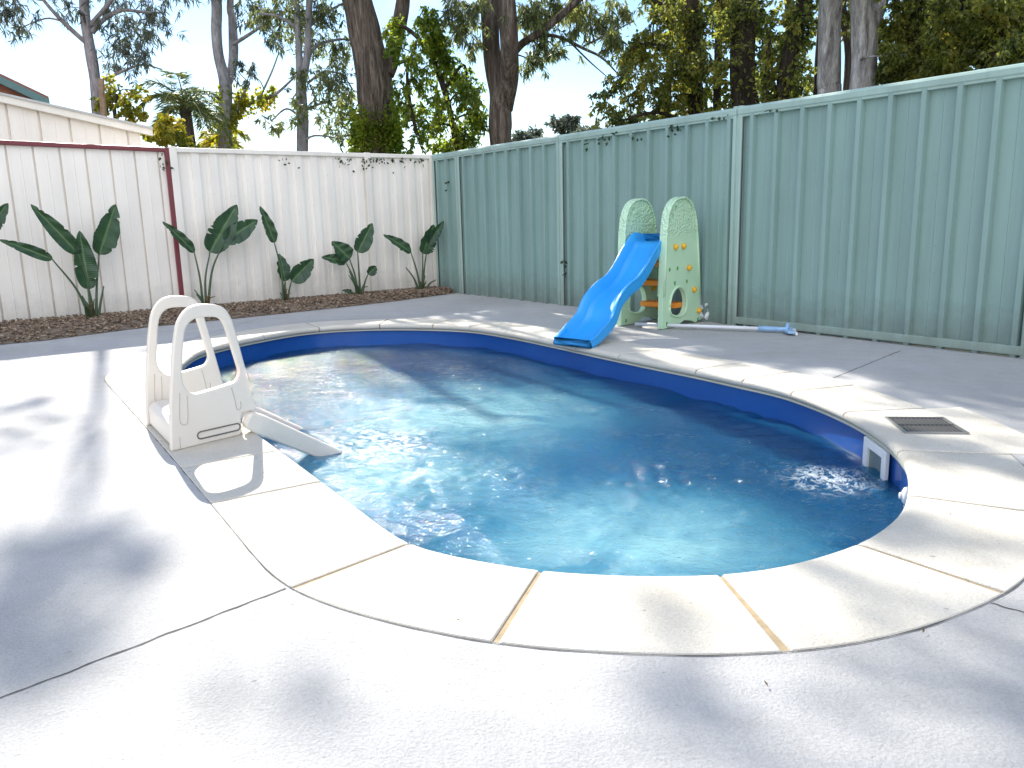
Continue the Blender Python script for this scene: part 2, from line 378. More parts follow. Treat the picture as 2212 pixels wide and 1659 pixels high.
# shell
m, nt_, b_ = mat('blue_fibreglass')
c = mixc(nt_, ramp(nt_, noisetex(nt_, 1.2, 4), [(.35, (0,)*3), (.7, (1,)*3)]), (.006, .065, .29), (.01, .09, .35))
nt_.links.new(c, b_.inputs['Base Color']); b_.inputs['Roughness'].default_value = .25; b_.inputs['Coat Weight'].default_value = .4
SHELL = m
m, nt_, b_ = mat('aqua_floor')
tc = nt_.nodes.new('ShaderNodeTexCoord')
dst = noisetex(nt_, .6, 2, .5)
vo = N(nt_, 'ShaderNodeTexVoronoi', feature='SMOOTH_F1'); vo.inputs['Scale'].default_value = 3.2
mxv = nt_.nodes.new('ShaderNodeMixRGB'); mxv.inputs[0].default_value = .35; nt_.links.new(tc.outputs['Object'], mxv.inputs[1])
nz = N(nt_, 'ShaderNodeTexNoise'); nz.inputs['Scale'].default_value = 2; nt_.links.new(tc.outputs['Object'], nz.inputs[0]); nt_.links.new(nz.outputs[1], mxv.inputs[2]); nt_.links.new(mxv.outputs[0], vo.inputs['Vector'])
c = ramp(nt_, dst, [(.35, (.07, .38, .6)), (.65, (.14, .5, .64))])
nt_.links.new(c, b_.inputs['Base Color']); b_.inputs['Roughness'].default_value = .6
FLOOR = m
prof = [(.012, -.02), (.012, -.45), (-.02, -.8), (-.07, -1.0), (-.18, -1.12), (-.34, -1.16)]
g = MB(); vs = []; R = len(prof)
for i in range(0, 360, 2):
    for (o_, z_) in prof: vs.append(RIM[i]+NRM[i]*o_+Vector((0, 0, z_)))
fs = []
for i in range(180):
    for b in range(R-1): fs.append((i*R+b, i*R+b+1, ((i+1) % 180)*R+b+1, ((i+1) % 180)*R+b))
g.add(vs, fs); g.build('pool_wall', SHELL, pool, True)
g = MB(); vs = [RIM[i]+NRM[i]*(-.33)+Vector((0, 0, -1.16)) for i in range(0, 360, 2)]
g.add(vs, [tuple(range(180))]); g.build('pool_floor', FLOOR, pool)
# pale rim strip under the coping
g = MB(); vs = []
for i in range(0, 360, 2):
    for (o_, z_) in ((.01, -.049), (-.012, -.049), (-.014, -.06), (.01, -.064)): vs.append(RIM[i]+NRM[i]*o_+Vector((0, 0, z_)))
fs = []
for i in range(180):
    for b in range(3): fs.append((i*4+b, i*4+b+1, ((i+1) % 180)*4+b+1, ((i+1) % 180)*4+b))
g.add(vs, fs); g.build('rim_strip', simple('rim_cream', (.5, .5, .42), .5), pool, True)

# water
def inside(x, y, P=RIM, grow=0):
    c = False; j = len(P)-1
    for i in range(len(P)):
        if (P[i].y > y) != (P[j].y > y) and x < (P[j].x-P[i].x)*(y-P[i].y)/(P[j].y-P[i].y)+P[i].x: c = not c
        j = i
    return c
OUT = [p+n*.03 for p, n in zip(RIM, NRM)][::4]
xs = [p.x for p in OUT]; ys = [p.y for p in OUT]; x0, x1, y0, y1 = min(xs), max(xs), min(ys), max(ys)
st = .010; nx = int((x1-x0)/st)+2; ny = int((y1-y0)/st)+2
JET = at(1850, 1040, WZ); LAD = at(760, 970, WZ)
X, Y = np.meshgrid(x0+np.arange(nx)*st, y0+np.arange(ny)*st)
def ins_np(X, Y, P):
    c = np.zeros(X.shape, bool); j = len(P)-1
    for i in range(len(P)):
        a = (P[i].y > Y) != (P[j].y > Y)
        xi = (P[j].x-P[i].x)*(Y-P[i].y)/((P[j].y-P[i].y) or 1e-9)+P[i].x
        c ^= a & (X < xi); j = i
    return c
Zw = np.zeros_like(X)
rw = np.random.default_rng(3)
for k in range(46):
    lam = rw.uniform(.09, .62); an = rw.uniform(0, 2*math.pi); ph = rw.uniform(0, 6.28); am = .0013*(lam/.4)**.9*rw.uniform(.5, 1.3)
    wx = X+.06*np.sin(Y*2.3+k)+.05*np.sin(X*3.1+k*2); wy = Y+.06*np.sin(X*2.7+k*1.3)
    q = np.sin(2*math.pi/lam*(wx*math.cos(an)+wy*math.sin(an))+ph)
    Zw += am*(q+.3*q*q)
CHOP = ((900, 1060, .6, 1), (1100, 1030, .55, 1), (1420, 1035, .55, 1.2), (700, 940, .45, .8), (1750, 1030, .4, 1), (860, 1110, .4, 1), (1250, 1060, .35, .8), (1650, 900, .4, .5), (620, 800, .4, .3), (1000, 790, .5, .3))
Cm = np.zeros_like(X)
for x_, y_, r_, k_ in CHOP:
    c_ = at(x_, y_, WZ); Cm = np.maximum(Cm, k_*np.exp(-((X-c_.x)**2+(Y-c_.y)**2)/(r_*.6)**2))
for k in range(90):
    lam = rw.uniform(.045, .15); an = rw.normal(1.2, .9); ph = rw.uniform(0, 6.28); am = (.012+.046*Cm)*lam/6.28*rw.uniform(.5, 1.5)
    wx = X+.05*np.sin(Y*3.3+k)+.03*np.sin(X*5.1+k*2); wy = Y+.05*np.sin(X*3.7+k*1.3)+.02*np.sin(Y*8+k)
    msk = np.clip(.5+.9*np.sin(X*rw.uniform(1, 4)+rw.uniform(0, 6))*np.sin(Y*rw.uniform(1, 4)+rw.uniform(0, 6)), 0, 1.4)
    Zw += am*msk*np.sin(2*math.pi/lam*(wx*math.cos(an)+wy*math.sin(an))+ph)
rj = np.hypot(X-JET.x, Y-JET.y); Zw += .0035*np.exp(-rj/.9)*np.sin(rj*48+2*np.sin(X*4))+.007*np.exp(-(rj/.25)**2)*np.sin(X*60+9*np.sin(Y*31))
rl = np.hypot(X-LAD.x, Y-LAD.y); Zw += .003*np.exp(-rl/.5)*np.sin(rl*40+2*np.sin(X*7))
M_ = ins_np(X, Y, OUT)
cell = M_[:-1, :-1] | M_[1:, :-1] | M_[:-1, 1:] | M_[1:, 1:]
idx = -np.ones(X.shape, int); use = np.zeros(X.shape, bool)
use[:-1, :-1] |= cell; use[1:, :-1] |= cell; use[:-1, 1:] |= cell; use[1:, 1:] |= cell
idx[use] = np.arange(use.sum())
V = np.stack([X[use], Y[use], WZ+Zw[use]], 1)
I, J_ = np.nonzero(cell); Fq = np.stack([idx[I, J_], idx[I, J_+1], idx[I+1, J_+1], idx[I+1, J_]], 1)
def npmesh(name, V, Fq):
    me = bpy.data.meshes.new(name); k = Fq.shape[1]
    me.vertices.add(len(V)); me.vertices.foreach_set('co', V.astype(np.float32).ravel())
    me.loops.add(Fq.size); me.loops.foreach_set('vertex_index', Fq.astype(np.int32).ravel())
    me.polygons.add(len(Fq)); me.polygons.foreach_set('loop_start', np.arange(0, Fq.size, k, dtype=np.int32))
    me.polygons.foreach_set('loop_total', np.full(len(Fq), k, np.int32)); me.update(calc_edges=True); return me
m, nt_, b_ = mat('pool_water'); nt_.nodes.remove(b_)
tc = nt_.nodes.new('ShaderNodeTexCoord')
mp = nt_.nodes.new('ShaderNodeMapping'); mp.inputs['Scale'].default_value = (1, 1.25, 1); nt_.links.new(tc.outputs['Object'], mp.inputs[0])
def near(P, rad, x0=0):
    v = N(nt_, 'ShaderNodeVectorMath', operation='DISTANCE'); nt_.links.new(tc.outputs['Object'], v.inputs[0]); v.inputs[1].default_value = P
    r = N(nt_, 'ShaderNodeMapRange', interpolation_type='SMOOTHSTEP'); nt_.links.new(v.outputs['Value'], r.inputs[0]); r.inputs[1].default_value = rad; r.inputs[2].default_value = x0; return r.outputs[0]
def mmax(a, b): q = N(nt_, 'ShaderNodeMath', operation='MAXIMUM'); nt_.links.new(a, q.inputs[0]); nt_.links.new(b, q.inputs[1]); return q.outputs[0]
na = noisetex(nt_, 13, 3, .6, mp.outputs[0], 1.0); nb = noisetex(nt_, 44, 3, .6, mp.outputs[0], .8)
B1 = bump(nt_, None, na, 1, .012); B2a = bump(nt_, None, nb, 1, .006, B1)
pk = noisetex(nt_, 42, 2, .5, mp.outputs[0], .6)
chop = None
for (x_, y_, r_) in ((900, 1060, .55), (1100, 1030, .5), (1420, 1035, .5), (700, 940, .45), (1750, 1030, .4), (860, 1110, .4), (1250, 1060, .35), (1650, 900, .3), (600, 800, .5), (1000, 790, .6)):
    q_ = near(tuple(at(x_, y_, WZ)), r_); chop = q_ if chop is None else mmax(chop, q_)
pm = ramp(nt_, noisetex(nt_, 5, 4, .6, mp.outputs[0]), [(.44, (.1,)*3), (.62, (1,)*3)])
pmul = N(nt_, 'ShaderNodeMath', operation='MULTIPLY'); nt_.links.new(chop, pmul.inputs[0]); nt_.links.new(pm, pmul.inputs[1])
pm2 = N(nt_, 'ShaderNodeMath', operation='MULTIPLY'); nt_.links.new(pmul.outputs[0], pm2.inputs[0]); nt_.links.new(pk, pm2.inputs[1]); B2 = bump(nt_, None, pm2.outputs[0], 1, .008, B2a)
fr = nt_.nodes.new('ShaderNodeFresnel'); fr.inputs[0].default_value = 1.33; nt_.links.new(B2, fr.inputs[1])
gl = nt_.nodes.new('ShaderNodeBsdfGlossy'); gl.inputs['Roughness'].default_value = .055; nt_.links.new(B2, gl.inputs['Normal'])
tr = nt_.nodes.new('ShaderNodeBsdfTransparent'); tr.inputs[0].default_value = (.38, .76, .9, 1)
rf = nt_.nodes.new('ShaderNodeBsdfRefraction'); rf.inputs['Color'].default_value = (.38, .76, .9, 1); rf.inputs['Roughness'].default_value = 0; rf.inputs['IOR'].default_value = 1.33; nt_.links.new(B2, rf.inputs['Normal'])
mr = nt_.nodes.new('ShaderNodeMixShader'); mr.inputs[0].default_value = .5; nt_.links.new(tr.outputs[0], mr.inputs[1]); nt_.links.new(rf.outputs[0], mr.inputs[2])
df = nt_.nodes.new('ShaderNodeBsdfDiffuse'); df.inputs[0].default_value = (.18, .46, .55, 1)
# bubbly cloud and sunlit turquoise, both put into the diffuse colour in patches
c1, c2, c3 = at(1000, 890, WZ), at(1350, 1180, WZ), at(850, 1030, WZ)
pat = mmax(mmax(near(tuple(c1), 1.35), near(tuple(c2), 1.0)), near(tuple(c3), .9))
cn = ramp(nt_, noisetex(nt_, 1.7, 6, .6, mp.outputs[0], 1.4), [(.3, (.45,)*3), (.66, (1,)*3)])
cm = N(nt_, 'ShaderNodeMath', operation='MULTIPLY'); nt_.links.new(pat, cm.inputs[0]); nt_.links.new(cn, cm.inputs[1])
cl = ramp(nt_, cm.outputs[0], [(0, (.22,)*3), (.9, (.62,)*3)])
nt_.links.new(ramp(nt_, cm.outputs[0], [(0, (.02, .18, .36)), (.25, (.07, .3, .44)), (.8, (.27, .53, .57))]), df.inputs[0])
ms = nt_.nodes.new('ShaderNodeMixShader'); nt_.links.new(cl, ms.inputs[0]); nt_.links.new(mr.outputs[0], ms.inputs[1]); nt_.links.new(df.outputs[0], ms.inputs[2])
# foam by the jet and the ladder
fd = nt_.nodes.new('ShaderNodeBsdfDiffuse'); fd.inputs[0].default_value = (.78, .84, .86, 1)
mx1 = N(nt_, 'ShaderNodeMath', operation='MAXIMUM'); nt_.links.new(near((JET.x-.12, JET.y, WZ), .25), mx1.inputs[0]); nt_.links.new(near(tuple(at(800, 962, WZ)), .5), mx1.inputs[1])
fo = ramp(nt_, noisetex(nt_, 12, 6, .7, mp.outputs[0], 2.2), [(.46, (0,)*3), (.62, (1,)*3)])
ml = N(nt_, 'ShaderNodeMath', operation='MULTIPLY'); nt_.links.new(mx1.outputs[0], ml.inputs[0]); nt_.links.new(fo, ml.inputs[1])
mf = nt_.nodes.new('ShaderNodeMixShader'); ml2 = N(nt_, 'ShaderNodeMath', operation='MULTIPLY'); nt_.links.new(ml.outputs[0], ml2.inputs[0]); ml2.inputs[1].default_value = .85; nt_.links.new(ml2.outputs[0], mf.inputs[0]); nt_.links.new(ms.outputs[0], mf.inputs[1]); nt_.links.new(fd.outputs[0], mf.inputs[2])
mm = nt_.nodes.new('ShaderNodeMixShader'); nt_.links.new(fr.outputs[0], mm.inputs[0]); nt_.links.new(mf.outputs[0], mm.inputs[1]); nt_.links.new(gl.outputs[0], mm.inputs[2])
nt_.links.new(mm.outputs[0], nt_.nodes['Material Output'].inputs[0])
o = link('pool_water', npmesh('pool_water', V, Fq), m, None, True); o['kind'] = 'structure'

# skimmer mouth in the wall, return jet, skimmer lid grate
def wallframe(px, py, z):
    P = at(px, py, z); i = arcpos(P); return RIM[i], NRM[i]
p, n = wallframe(1908, 1000, -.15); tdir = Vector((-n.y, n.x, 0)); up = Vector((0, 0, 1))
o0 = p - n*.004
g = MB(); g.prism([(-.13, -.29), (.13, -.29), (.13, -.065), (-.13, -.065)], o0, tdir, up, Vector(), -n*.02, [[(-.085, -.25), (.085, -.25), (.085, -.105), (-.085, -.105)]])
sk = g.build('skimmer_frame', WHITEP, pool, bevel=.004)
g = MB(); g.box(o0+up*-.178-n*.003, tdir*.084, n*.003, up*.071); g.build('skimmer_flap', simple('skimmer_grey', (.16, .2, .19), .3), sk)
p, n = wallframe(1955, 1075, -.15)
g = MB(); t2 = Vector((-n.y, n.x, 0)); c0 = p-n*.004+up*(-.15)
g.tube([c0, c0-n*.012, c0-n*.02], [.038, .034, .02], 20); g.tube([c0-n*.02, c0-n*.03], [.016, .012], 12); g.build('return_jet', WHITEP, pool, True)
a, b, c, d = [at(x, y, TOPZ) for x, y in ((1918, 902), (2040, 902), (2073, 940), (1965, 938))]
gr = empty('skimmer_lid', (a+c)/2); tag(gr, 'square dark slatted skimmer lid set into the coping at the right end of the pool', 'drain cover')
ex = ((b-a)+(c-d))*.25; ey = ((d-a)+(c-b))*.25; ex.z = ey.z = 0; ctr = (a+b+c+d)/4; ctr.z = TOPZ
ex = ex.normalized()*.125; ey = (ey - ex*(ey.dot(ex)/ex.length_squared)).normalized()*.135
g = MB()
for s_ in (-1, 1):
    g.box(ctr+ex*s_+up*.004, ex*.045, ey*1.045, up*.004); g.box(ctr+ey*s_+up*.0036, ex*.95, ey*.045, up*.004)
g.build('frame', simple('lid_metal', (.3, .3, .3), .35, .1, metal=.6), gr)
g = MB(); g.box(ctr+up*.0015, ex*.95, ey*.95, up*.0006); g.build('sump', DARKP, gr)
g = MB()
for k in range(13): g.box(ctr+ex*(-.86+k*.1433)+up*.0045, ex*.028, ey*.95, up*.002)
g.box(ctr+up*.0066, ex*.94, ey*.035, up*.0012)
g.build('slat_grate', simple('slat_dark', (.045, .045, .05), .4, .2), gr)

# ------------------------------------------------------------------ FENCES
def sheetprof(L, period, ribw, h, off=0, slope=.007):
    pts = [(0, 0)]; t = off
    while t+ribw+2*slope < L:
        if t > 0: pts += [(t, 0), (t+slope, h), (t+slope+ribw, h), (t+2*slope+ribw, 0)]
        # small stiffening swages in the pan
        q = t+2*slope+ribw+(period-ribw-2*slope)*.5
        if q+.01 < L and q > 0: pts += [(q-.006, 0), (q, .0035), (q+.006, 0)]
        t += period
    return sorted(pts + [(L, 0)])
def bay(name, parent, p0, d, n, L, z0, z1, m, period=.2365, ribw=.034, h=.045, off=.12, tilt=0.0):
    pr = sheetprof(L, period, ribw, h, off); g = MB(); vs = []
    for (t, o_) in pr:
        for z in (z0, (z0+z1)/2, z1): vs.append(p0+d*t+n*(o_+(tilt*math.sin(math.pi*(z-z0)/(z1-z0)) if 0 < t < L else 0))+Vector((0, 0, z)))
    g.add(vs, [(i*3+k, i*3+3+k, i*3+4+k, i*3+1+k) for i in range(len(pr)-1) for k in (0, 1)])
    return g.build(name, m, parent)
gf = empty('green_fence', CORNER); tag(gf, 'tall sage green ribbed steel fence along the right side of the yard', 'fence')
posts = [0.03, .66, 2.74, 5.105, 7.47, 9.835, 12.2]
for i in range(len(posts)-1):
    a_, b_ = posts[i], posts[i+1]
    bay('fence_sheet', gf, CORNER+GD*a_, GD, GN, b_-a_, .0, 1.76, GREEN, off=.125 if i else .1)
    g = MB(); p0 = CORNER+GD*(a_+.004); L = b_-a_-.008
    # rounded cap rail
    sec = [(-.03, 1.72), (-.034, 1.775), (-.02, 1.80), (.012, 1.808), (.042, 1.80), (.052, 1.782), (.05, 1.745), (.042, 1.738), (.042, 1.722)]
    n_ = len(sec); zo = (.004 if i % 2 else 0)
    vs = [p0+GN*s_+Vector((0, 0, z_+zo)) for s_, z_ in sec]+[p0+GD*L+GN*s_+Vector((0, 0, z_+zo)) for s_, z_ in sec]
    g.add(vs, [(k, (k+1) % n_, n_+(k+1) % n_, n_+k) for k in range(n_)]+[tuple(range(n_-1, -1, -1)), tuple(range(n_, 2*n_))])
    g.build('top_rail', GREENT, gf, False, .003)
    if i >= 3:
        g = MB(); g.box(CORNER+GD*((a_+b_)/2)+GN*.022+Vector((0, 0, .045)), GD*((b_-a_)/2-.03), GN*.028, up*.03); g.build('bottom_rail', GREENT, gf, False, .006)
for k, t in enumerate(posts):
    g = MB(); c = CORNER+GD*t
    wv = .05
    g.prism([(-wv, -.03), (wv, -.03), (wv, .04), (wv-.012, .046), (.012, .046), (.008, .034), (-.008, .034), (-.012, .046), (-wv+.01, .046), (-wv, .036)], c, GD, GN, Vector((0, 0, -.02)), Vector((0, 0, 1.79 if k != 3 else 1.815)))
    g.build('post', GREENT, gf, False, .002)
    g = MB(); g.box(c+GD*(wv+.006)+GN*.03+Vector((0, 0, .86)), GD*.004, GN*.003, up*.86); g.build('post_slot', DARKP, gf)

wf = empty('white_fence', CORNER); tag(wf, 'white ribbed steel fence with white top rail behind the planted mulch bed', 'fence')
def tw(px, py=500):
    d = ray(px, py); # intersection parameter along white fence line
    n = WN; t = (CORNER-CAM).dot(n)/d.dot(n) if False else (Vector((CORNER.x, CORNER.y, 0))-Vector((0, 0, 0))).dot(n)/(d.x*n.x+d.y*n.y)
    P = CAM+d*t; return (P-CORNER).xy.dot(WD.xy)
T1 = tw(381, 420); T2 = tw(795, 420)
wposts = [0.04, T2, T1-.03]
for i in range(2):
    a_, b_ = wposts[i], wposts[i+1]
    bay('fence_sheet', wf, CORNER+WD*a_, WD, WN, b_-a_, 0, 1.765, WHITEF, .2, .085, .02, .06)
    g = MB(); g.box(CORNER+WD*((a_+b_)/2)+WN*.012+Vector((0, 0, 1.775)), WD*((b_-a_)/2-.003), WN*.032, up*.026); g.build('top_rail', WHITET, wf, False, .008)
for t in wposts[:2]+[T1]:
    g = MB(); g.box(CORNER+WD*t+WN*.014+Vector((0, 0, .895)), WD*.04, WN*.036, up*.912); g.build('post', WHITET, wf, False, .004)
# neighbour fence with maroon trim, slightly turned
P0 = CORNER+WD*(T1+.06)
RD = (WD + WN*(-.06)).normalized(); RN = Vector((-RD.y, RD.x, 0)); RN = -RN if RN.dot(WN) < 0 else RN
mf_ = empty('maroon_trimmed_fence', P0); tag(mf_, 'white ribbed fence framed by a thin maroon rail and post at the left', 'fence')
z_r = onplane(365, 320, P0, RD)[1]; s_l, z_l = onplane(0, 303, P0, RD)
L3 = 6.5; zA = z_r; slope = (z_l-z_r)/s_l
g = MB(); pr = sheetprof(L3, .235, .012, -.03, .08, .004); vs = []
for (t, o_) in pr: vs += [P0+RD*t+RN*o_, P0+RD*t+RN*o_+Vector((0, 0, zA+slope*t-.03))]
g.add(vs, [(2*i, 2*i+2, 2*i+3, 2*i+1) for i in range(len(pr)-1)]); g.build('fence_sheet', WHITEF, mf_)
g = MB(); dz = Vector((0, 0, slope))
g.box(P0+(RD+dz)*(L3/2)+RN*.012+Vector((0, 0, zA-.022)), (RD+dz)*(L3/2), RN*.03, up*.022); g.build('top_rail', RED, mf_, False, .006)
g = MB(); g.box(P0+RD*.0+RN*.012+Vector((0, 0, zA/2-.01)), RD*.024, RN*.034, up*(zA/2+.012)); g.build('post', RED, mf_, False, .004)
for t in (2.4, 4.8):
    g = MB(); g.box(P0+RD*t+RN*.012+Vector((0, 0, .85)), RD*.03, RN*.03, up*.84); g.build('post', WHITET, mf_, False, .004)

# ------------------------------------------------------------------ SHED and HOUSE beyond the left fence
SP = P0 - WN*1.1; 
def sh(px, py): return onplane(px, py, SP, WD)
sR, zR = sh(322, 278); sL, zL = sh(0, 205)
she = empty('garden_shed', SP); tag(she, 'white ribbed metal shed whose sloping roof edge rises above the maroon fence rail', 'shed')
sl = (zL-zR)/(sL-sR); s0 = sh(303, 290)[0]; s1 = s0+5.0
g = MB(); pr = sheetprof(s1-s0, .3, .016, -.03, .13, .005); vs = []
for (t, o_) in pr: vs += [SP+WD*(s0+t)+WN*o_, SP+WD*(s0+t)+WN*o_+Vector((0, 0, zR+sl*(s0+t-sR)-.04))]
g.add(vs, [(2*i, 2*i+2, 2*i+3, 2*i+1) for i in range(len(pr)-1)])
e = SP+WD*s0; e2 = e-WN*3; zz = zR+sl*(s0-sR)-.04
g.add([e, e2, e2+up*zz, e+up*zz], [(0, 1, 2, 3)]); g.build('wall', WHITEF, she)
g = MB(); q = WD+Vector((0, 0, sl)); g.box(SP+q*0+WD*sR+Vector((0, 0, zR-.045))+q*2.6+WN*.05, q*2.62, WN*.03, up*.042); g.build('fascia', WHITET, she, False, .006)
g = MB(); g.box(SP+WD*sR+Vector((0, 0, zR+.002))+q*2.6-WN*1.5, q*2.62, WN*1.6, up*.012); g.build('roof', simple('roof_steel', (.5, .5, .48), .4), she)
# house gable
HS = SP-WN*5.0
def hh(px, py): return onplane(px, py, HS, WD)
sa, za = hh(100, 225); sb, zb = hh(0, 178)
ho = empty('brick_house', HS); tag(ho, 'neighbour house with terracotta gable and teal barge board at the far left edge', 'house')
k_ = (zb-za)/(sb-sa); BR = simple('terracotta_brick', (.33, .13, .085), .85, .2, 5)
g = MB(); g.prism([(sa+.15, 0), (sa+.15, za+.1), (sa+3.4, za+k_*3.4-.06), (sa+6.8, za), (sa+6.8, 0)], HS, WD, up, Vector(), -WN*4); g.build('wall', BR, ho)
g = MB(); qq = WD+Vector((0, 0, k_)); q2 = WD-Vector((0, 0, k_))
g.box(HS+WD*sa+up*za+qq*1.7+WN*.2, qq*1.72, WN*.03, up*.06); g.box(HS+WD*(sa+5.1)+up*(za+k_*1.7)+WN*.2, q2*1.7, WN*.03, up*.06)
g.build('barge_board', simple('teal_trim', (.1, .2, .2), .5), ho)
g = MB(); g.box(HS+WD*sa+up*(za+.085)+qq*1.7-WN*1.9, qq*1.72, WN*2.1, up*.02); g.box(HS+WD*(sa+5.1)+up*(za+k_*1.7+.085)-WN*1.9, q2*1.7, WN*2.1, up*.02)
g.build('roof', simple('roof_tile', (.3, .12, .08), .8), ho)

# ------------------------------------------------------------------ MULCH BED
edge = [at(x, y) for x, y in ((-150, 768), (0, 745), (100, 735), (200, 722), (310, 708), (450, 694), (700, 668), (850, 651), (985, 633))]
E_, _l = resample(spline(edge, 8), 90, False)
base = []
for p in E_:
    t = (p-CORNER).dot(WD); t = max(t, .03); base.append(CORNER+WD*t + (RN*(-.06)*(max(0, t-T1)))*.6 + WN*.03)
MULCH = simple('bark_mulch', (.2, .15, .105), .95, .5, 25, .6, 40)
g = MB(); vs = []; nr = 9
for i, (a_, b_) in enumerate(zip(E_, base)):
    for k in range(nr):
        t = k/(nr-1); p = a_.lerp(b_, t); z = .002+.05*min(1, t*4)+.02*noise.noise(Vector((p.x*4, p.y*4, 0)))*min(1, t*4)
        vs.append((p.x, p.y, z))
g.add(vs, [(i*nr+k, i*nr+k+1, (i+1)*nr+k+1, (i+1)*nr+k) for i in range(89) for k in range(nr-1)])
o = g.build('mulch_bed', MULCH, None, True); o['kind'] = 'structure'
g = MB(); ra = random.Random(5)
for _ in range(5200):
    i = ra.randrange(89); t = ra.random()**.8; p = E_[i].lerp(E_[i+1], ra.random()).lerp(base[i], t) + Vector((0, 0, .0))
    if ra.random() < .06: p -= WN*-.05*ra.random()
    z = .006+.05*min(1, t*4)+.012*ra.random()
    a1 = ra.uniform(0, 6.28); el = ra.uniform(-.5, .5); ax = Vector((math.cos(a1)*math.cos(el), math.sin(a1)*math.cos(el), math.sin(el)))
    ay = ax.cross(up).normalized(); az = ax.cross(ay); l = ra.uniform(.01, .03)
    g.box(Vector((p.x, p.y, z)), ax*l, ay*l*ra.uniform(.25, .5), az*.004)
m, nt_, b_ = mat('wood_chip'); nt_.links.new(ramp(nt_, noisetex(nt_, 26, 1), [(.3, (.045, .03, .022)), (.5, (.19, .13, .085)), (.72, (.42, .33, .24))]), b_.inputs['Base Color']); b_.inputs['Roughness'].default_value = .9
o = g.build('mulch', m); o['kind'] = 'stuff'; tag(o, 'brown bark mulch chips along the foot of the white fence', 'mulch')

# ------------------------------------------------------------------ BIRD OF PARADISE PLANTS
m, nt_, b_ = mat('strelitzia_leaf')
v = nt_.nodes.new('ShaderNodeUVMap'); sx = nt_.nodes.new('ShaderNodeSeparateXYZ'); nt_.links.new(v.outputs[0], sx.inputs[0])
wv_ = N(nt_, 'ShaderNodeTexWave'); wv_.inputs['Scale'].default_value = 9; wv_.bands_direction = 'Y'; wv_.inputs['Distortion'].default_value = .6; nt_.links.new(v.outputs[0], wv_.inputs[0])
c = ramp(nt_, noisetex(nt_, 6, 4), [(.3, (.018, .05, .032)), (.7, (.05, .11, .05))])
ab = N(nt_, 'ShaderNodeMath', operation='ABSOLUTE'); nt_.links.new(sx.outputs[0], ab.inputs[0])
c = mixc(nt_, ramp(nt_, ab.outputs[0], [(.03, (1,)*3), (.07, (0,)*3)]), c, (.12, .2, .08))
nt_.links.new(c, b_.inputs['Base Color']); b_.inputs['Roughness'].default_value = .32; b_.inputs['Specular IOR Level'].default_value = .5
bump(nt_, b_, wv_.outputs[1], .3, .006)
t = nt_.nodes.new('ShaderNodeBsdfTranslucent'); t.inputs[0].default_value = (.08, .2, .05, 1); mx = nt_.nodes.new('ShaderNodeMixShader'); mx.inputs[0].default_value = .15
nt_.links.new(b_.outputs[0], mx.inputs[1]); nt_.links.new(t.outputs[0], mx.inputs[2]); nt_.links.new(mx.outputs[0], nt_.nodes['Material Output'].inputs[0])
DRYST = simple('dry_sheath', (.2, .14, .07), .8, .3, 14); STREL = m; STEM = simple('strelitzia_stem', (.06, .1, .045), .5, .2, 10)
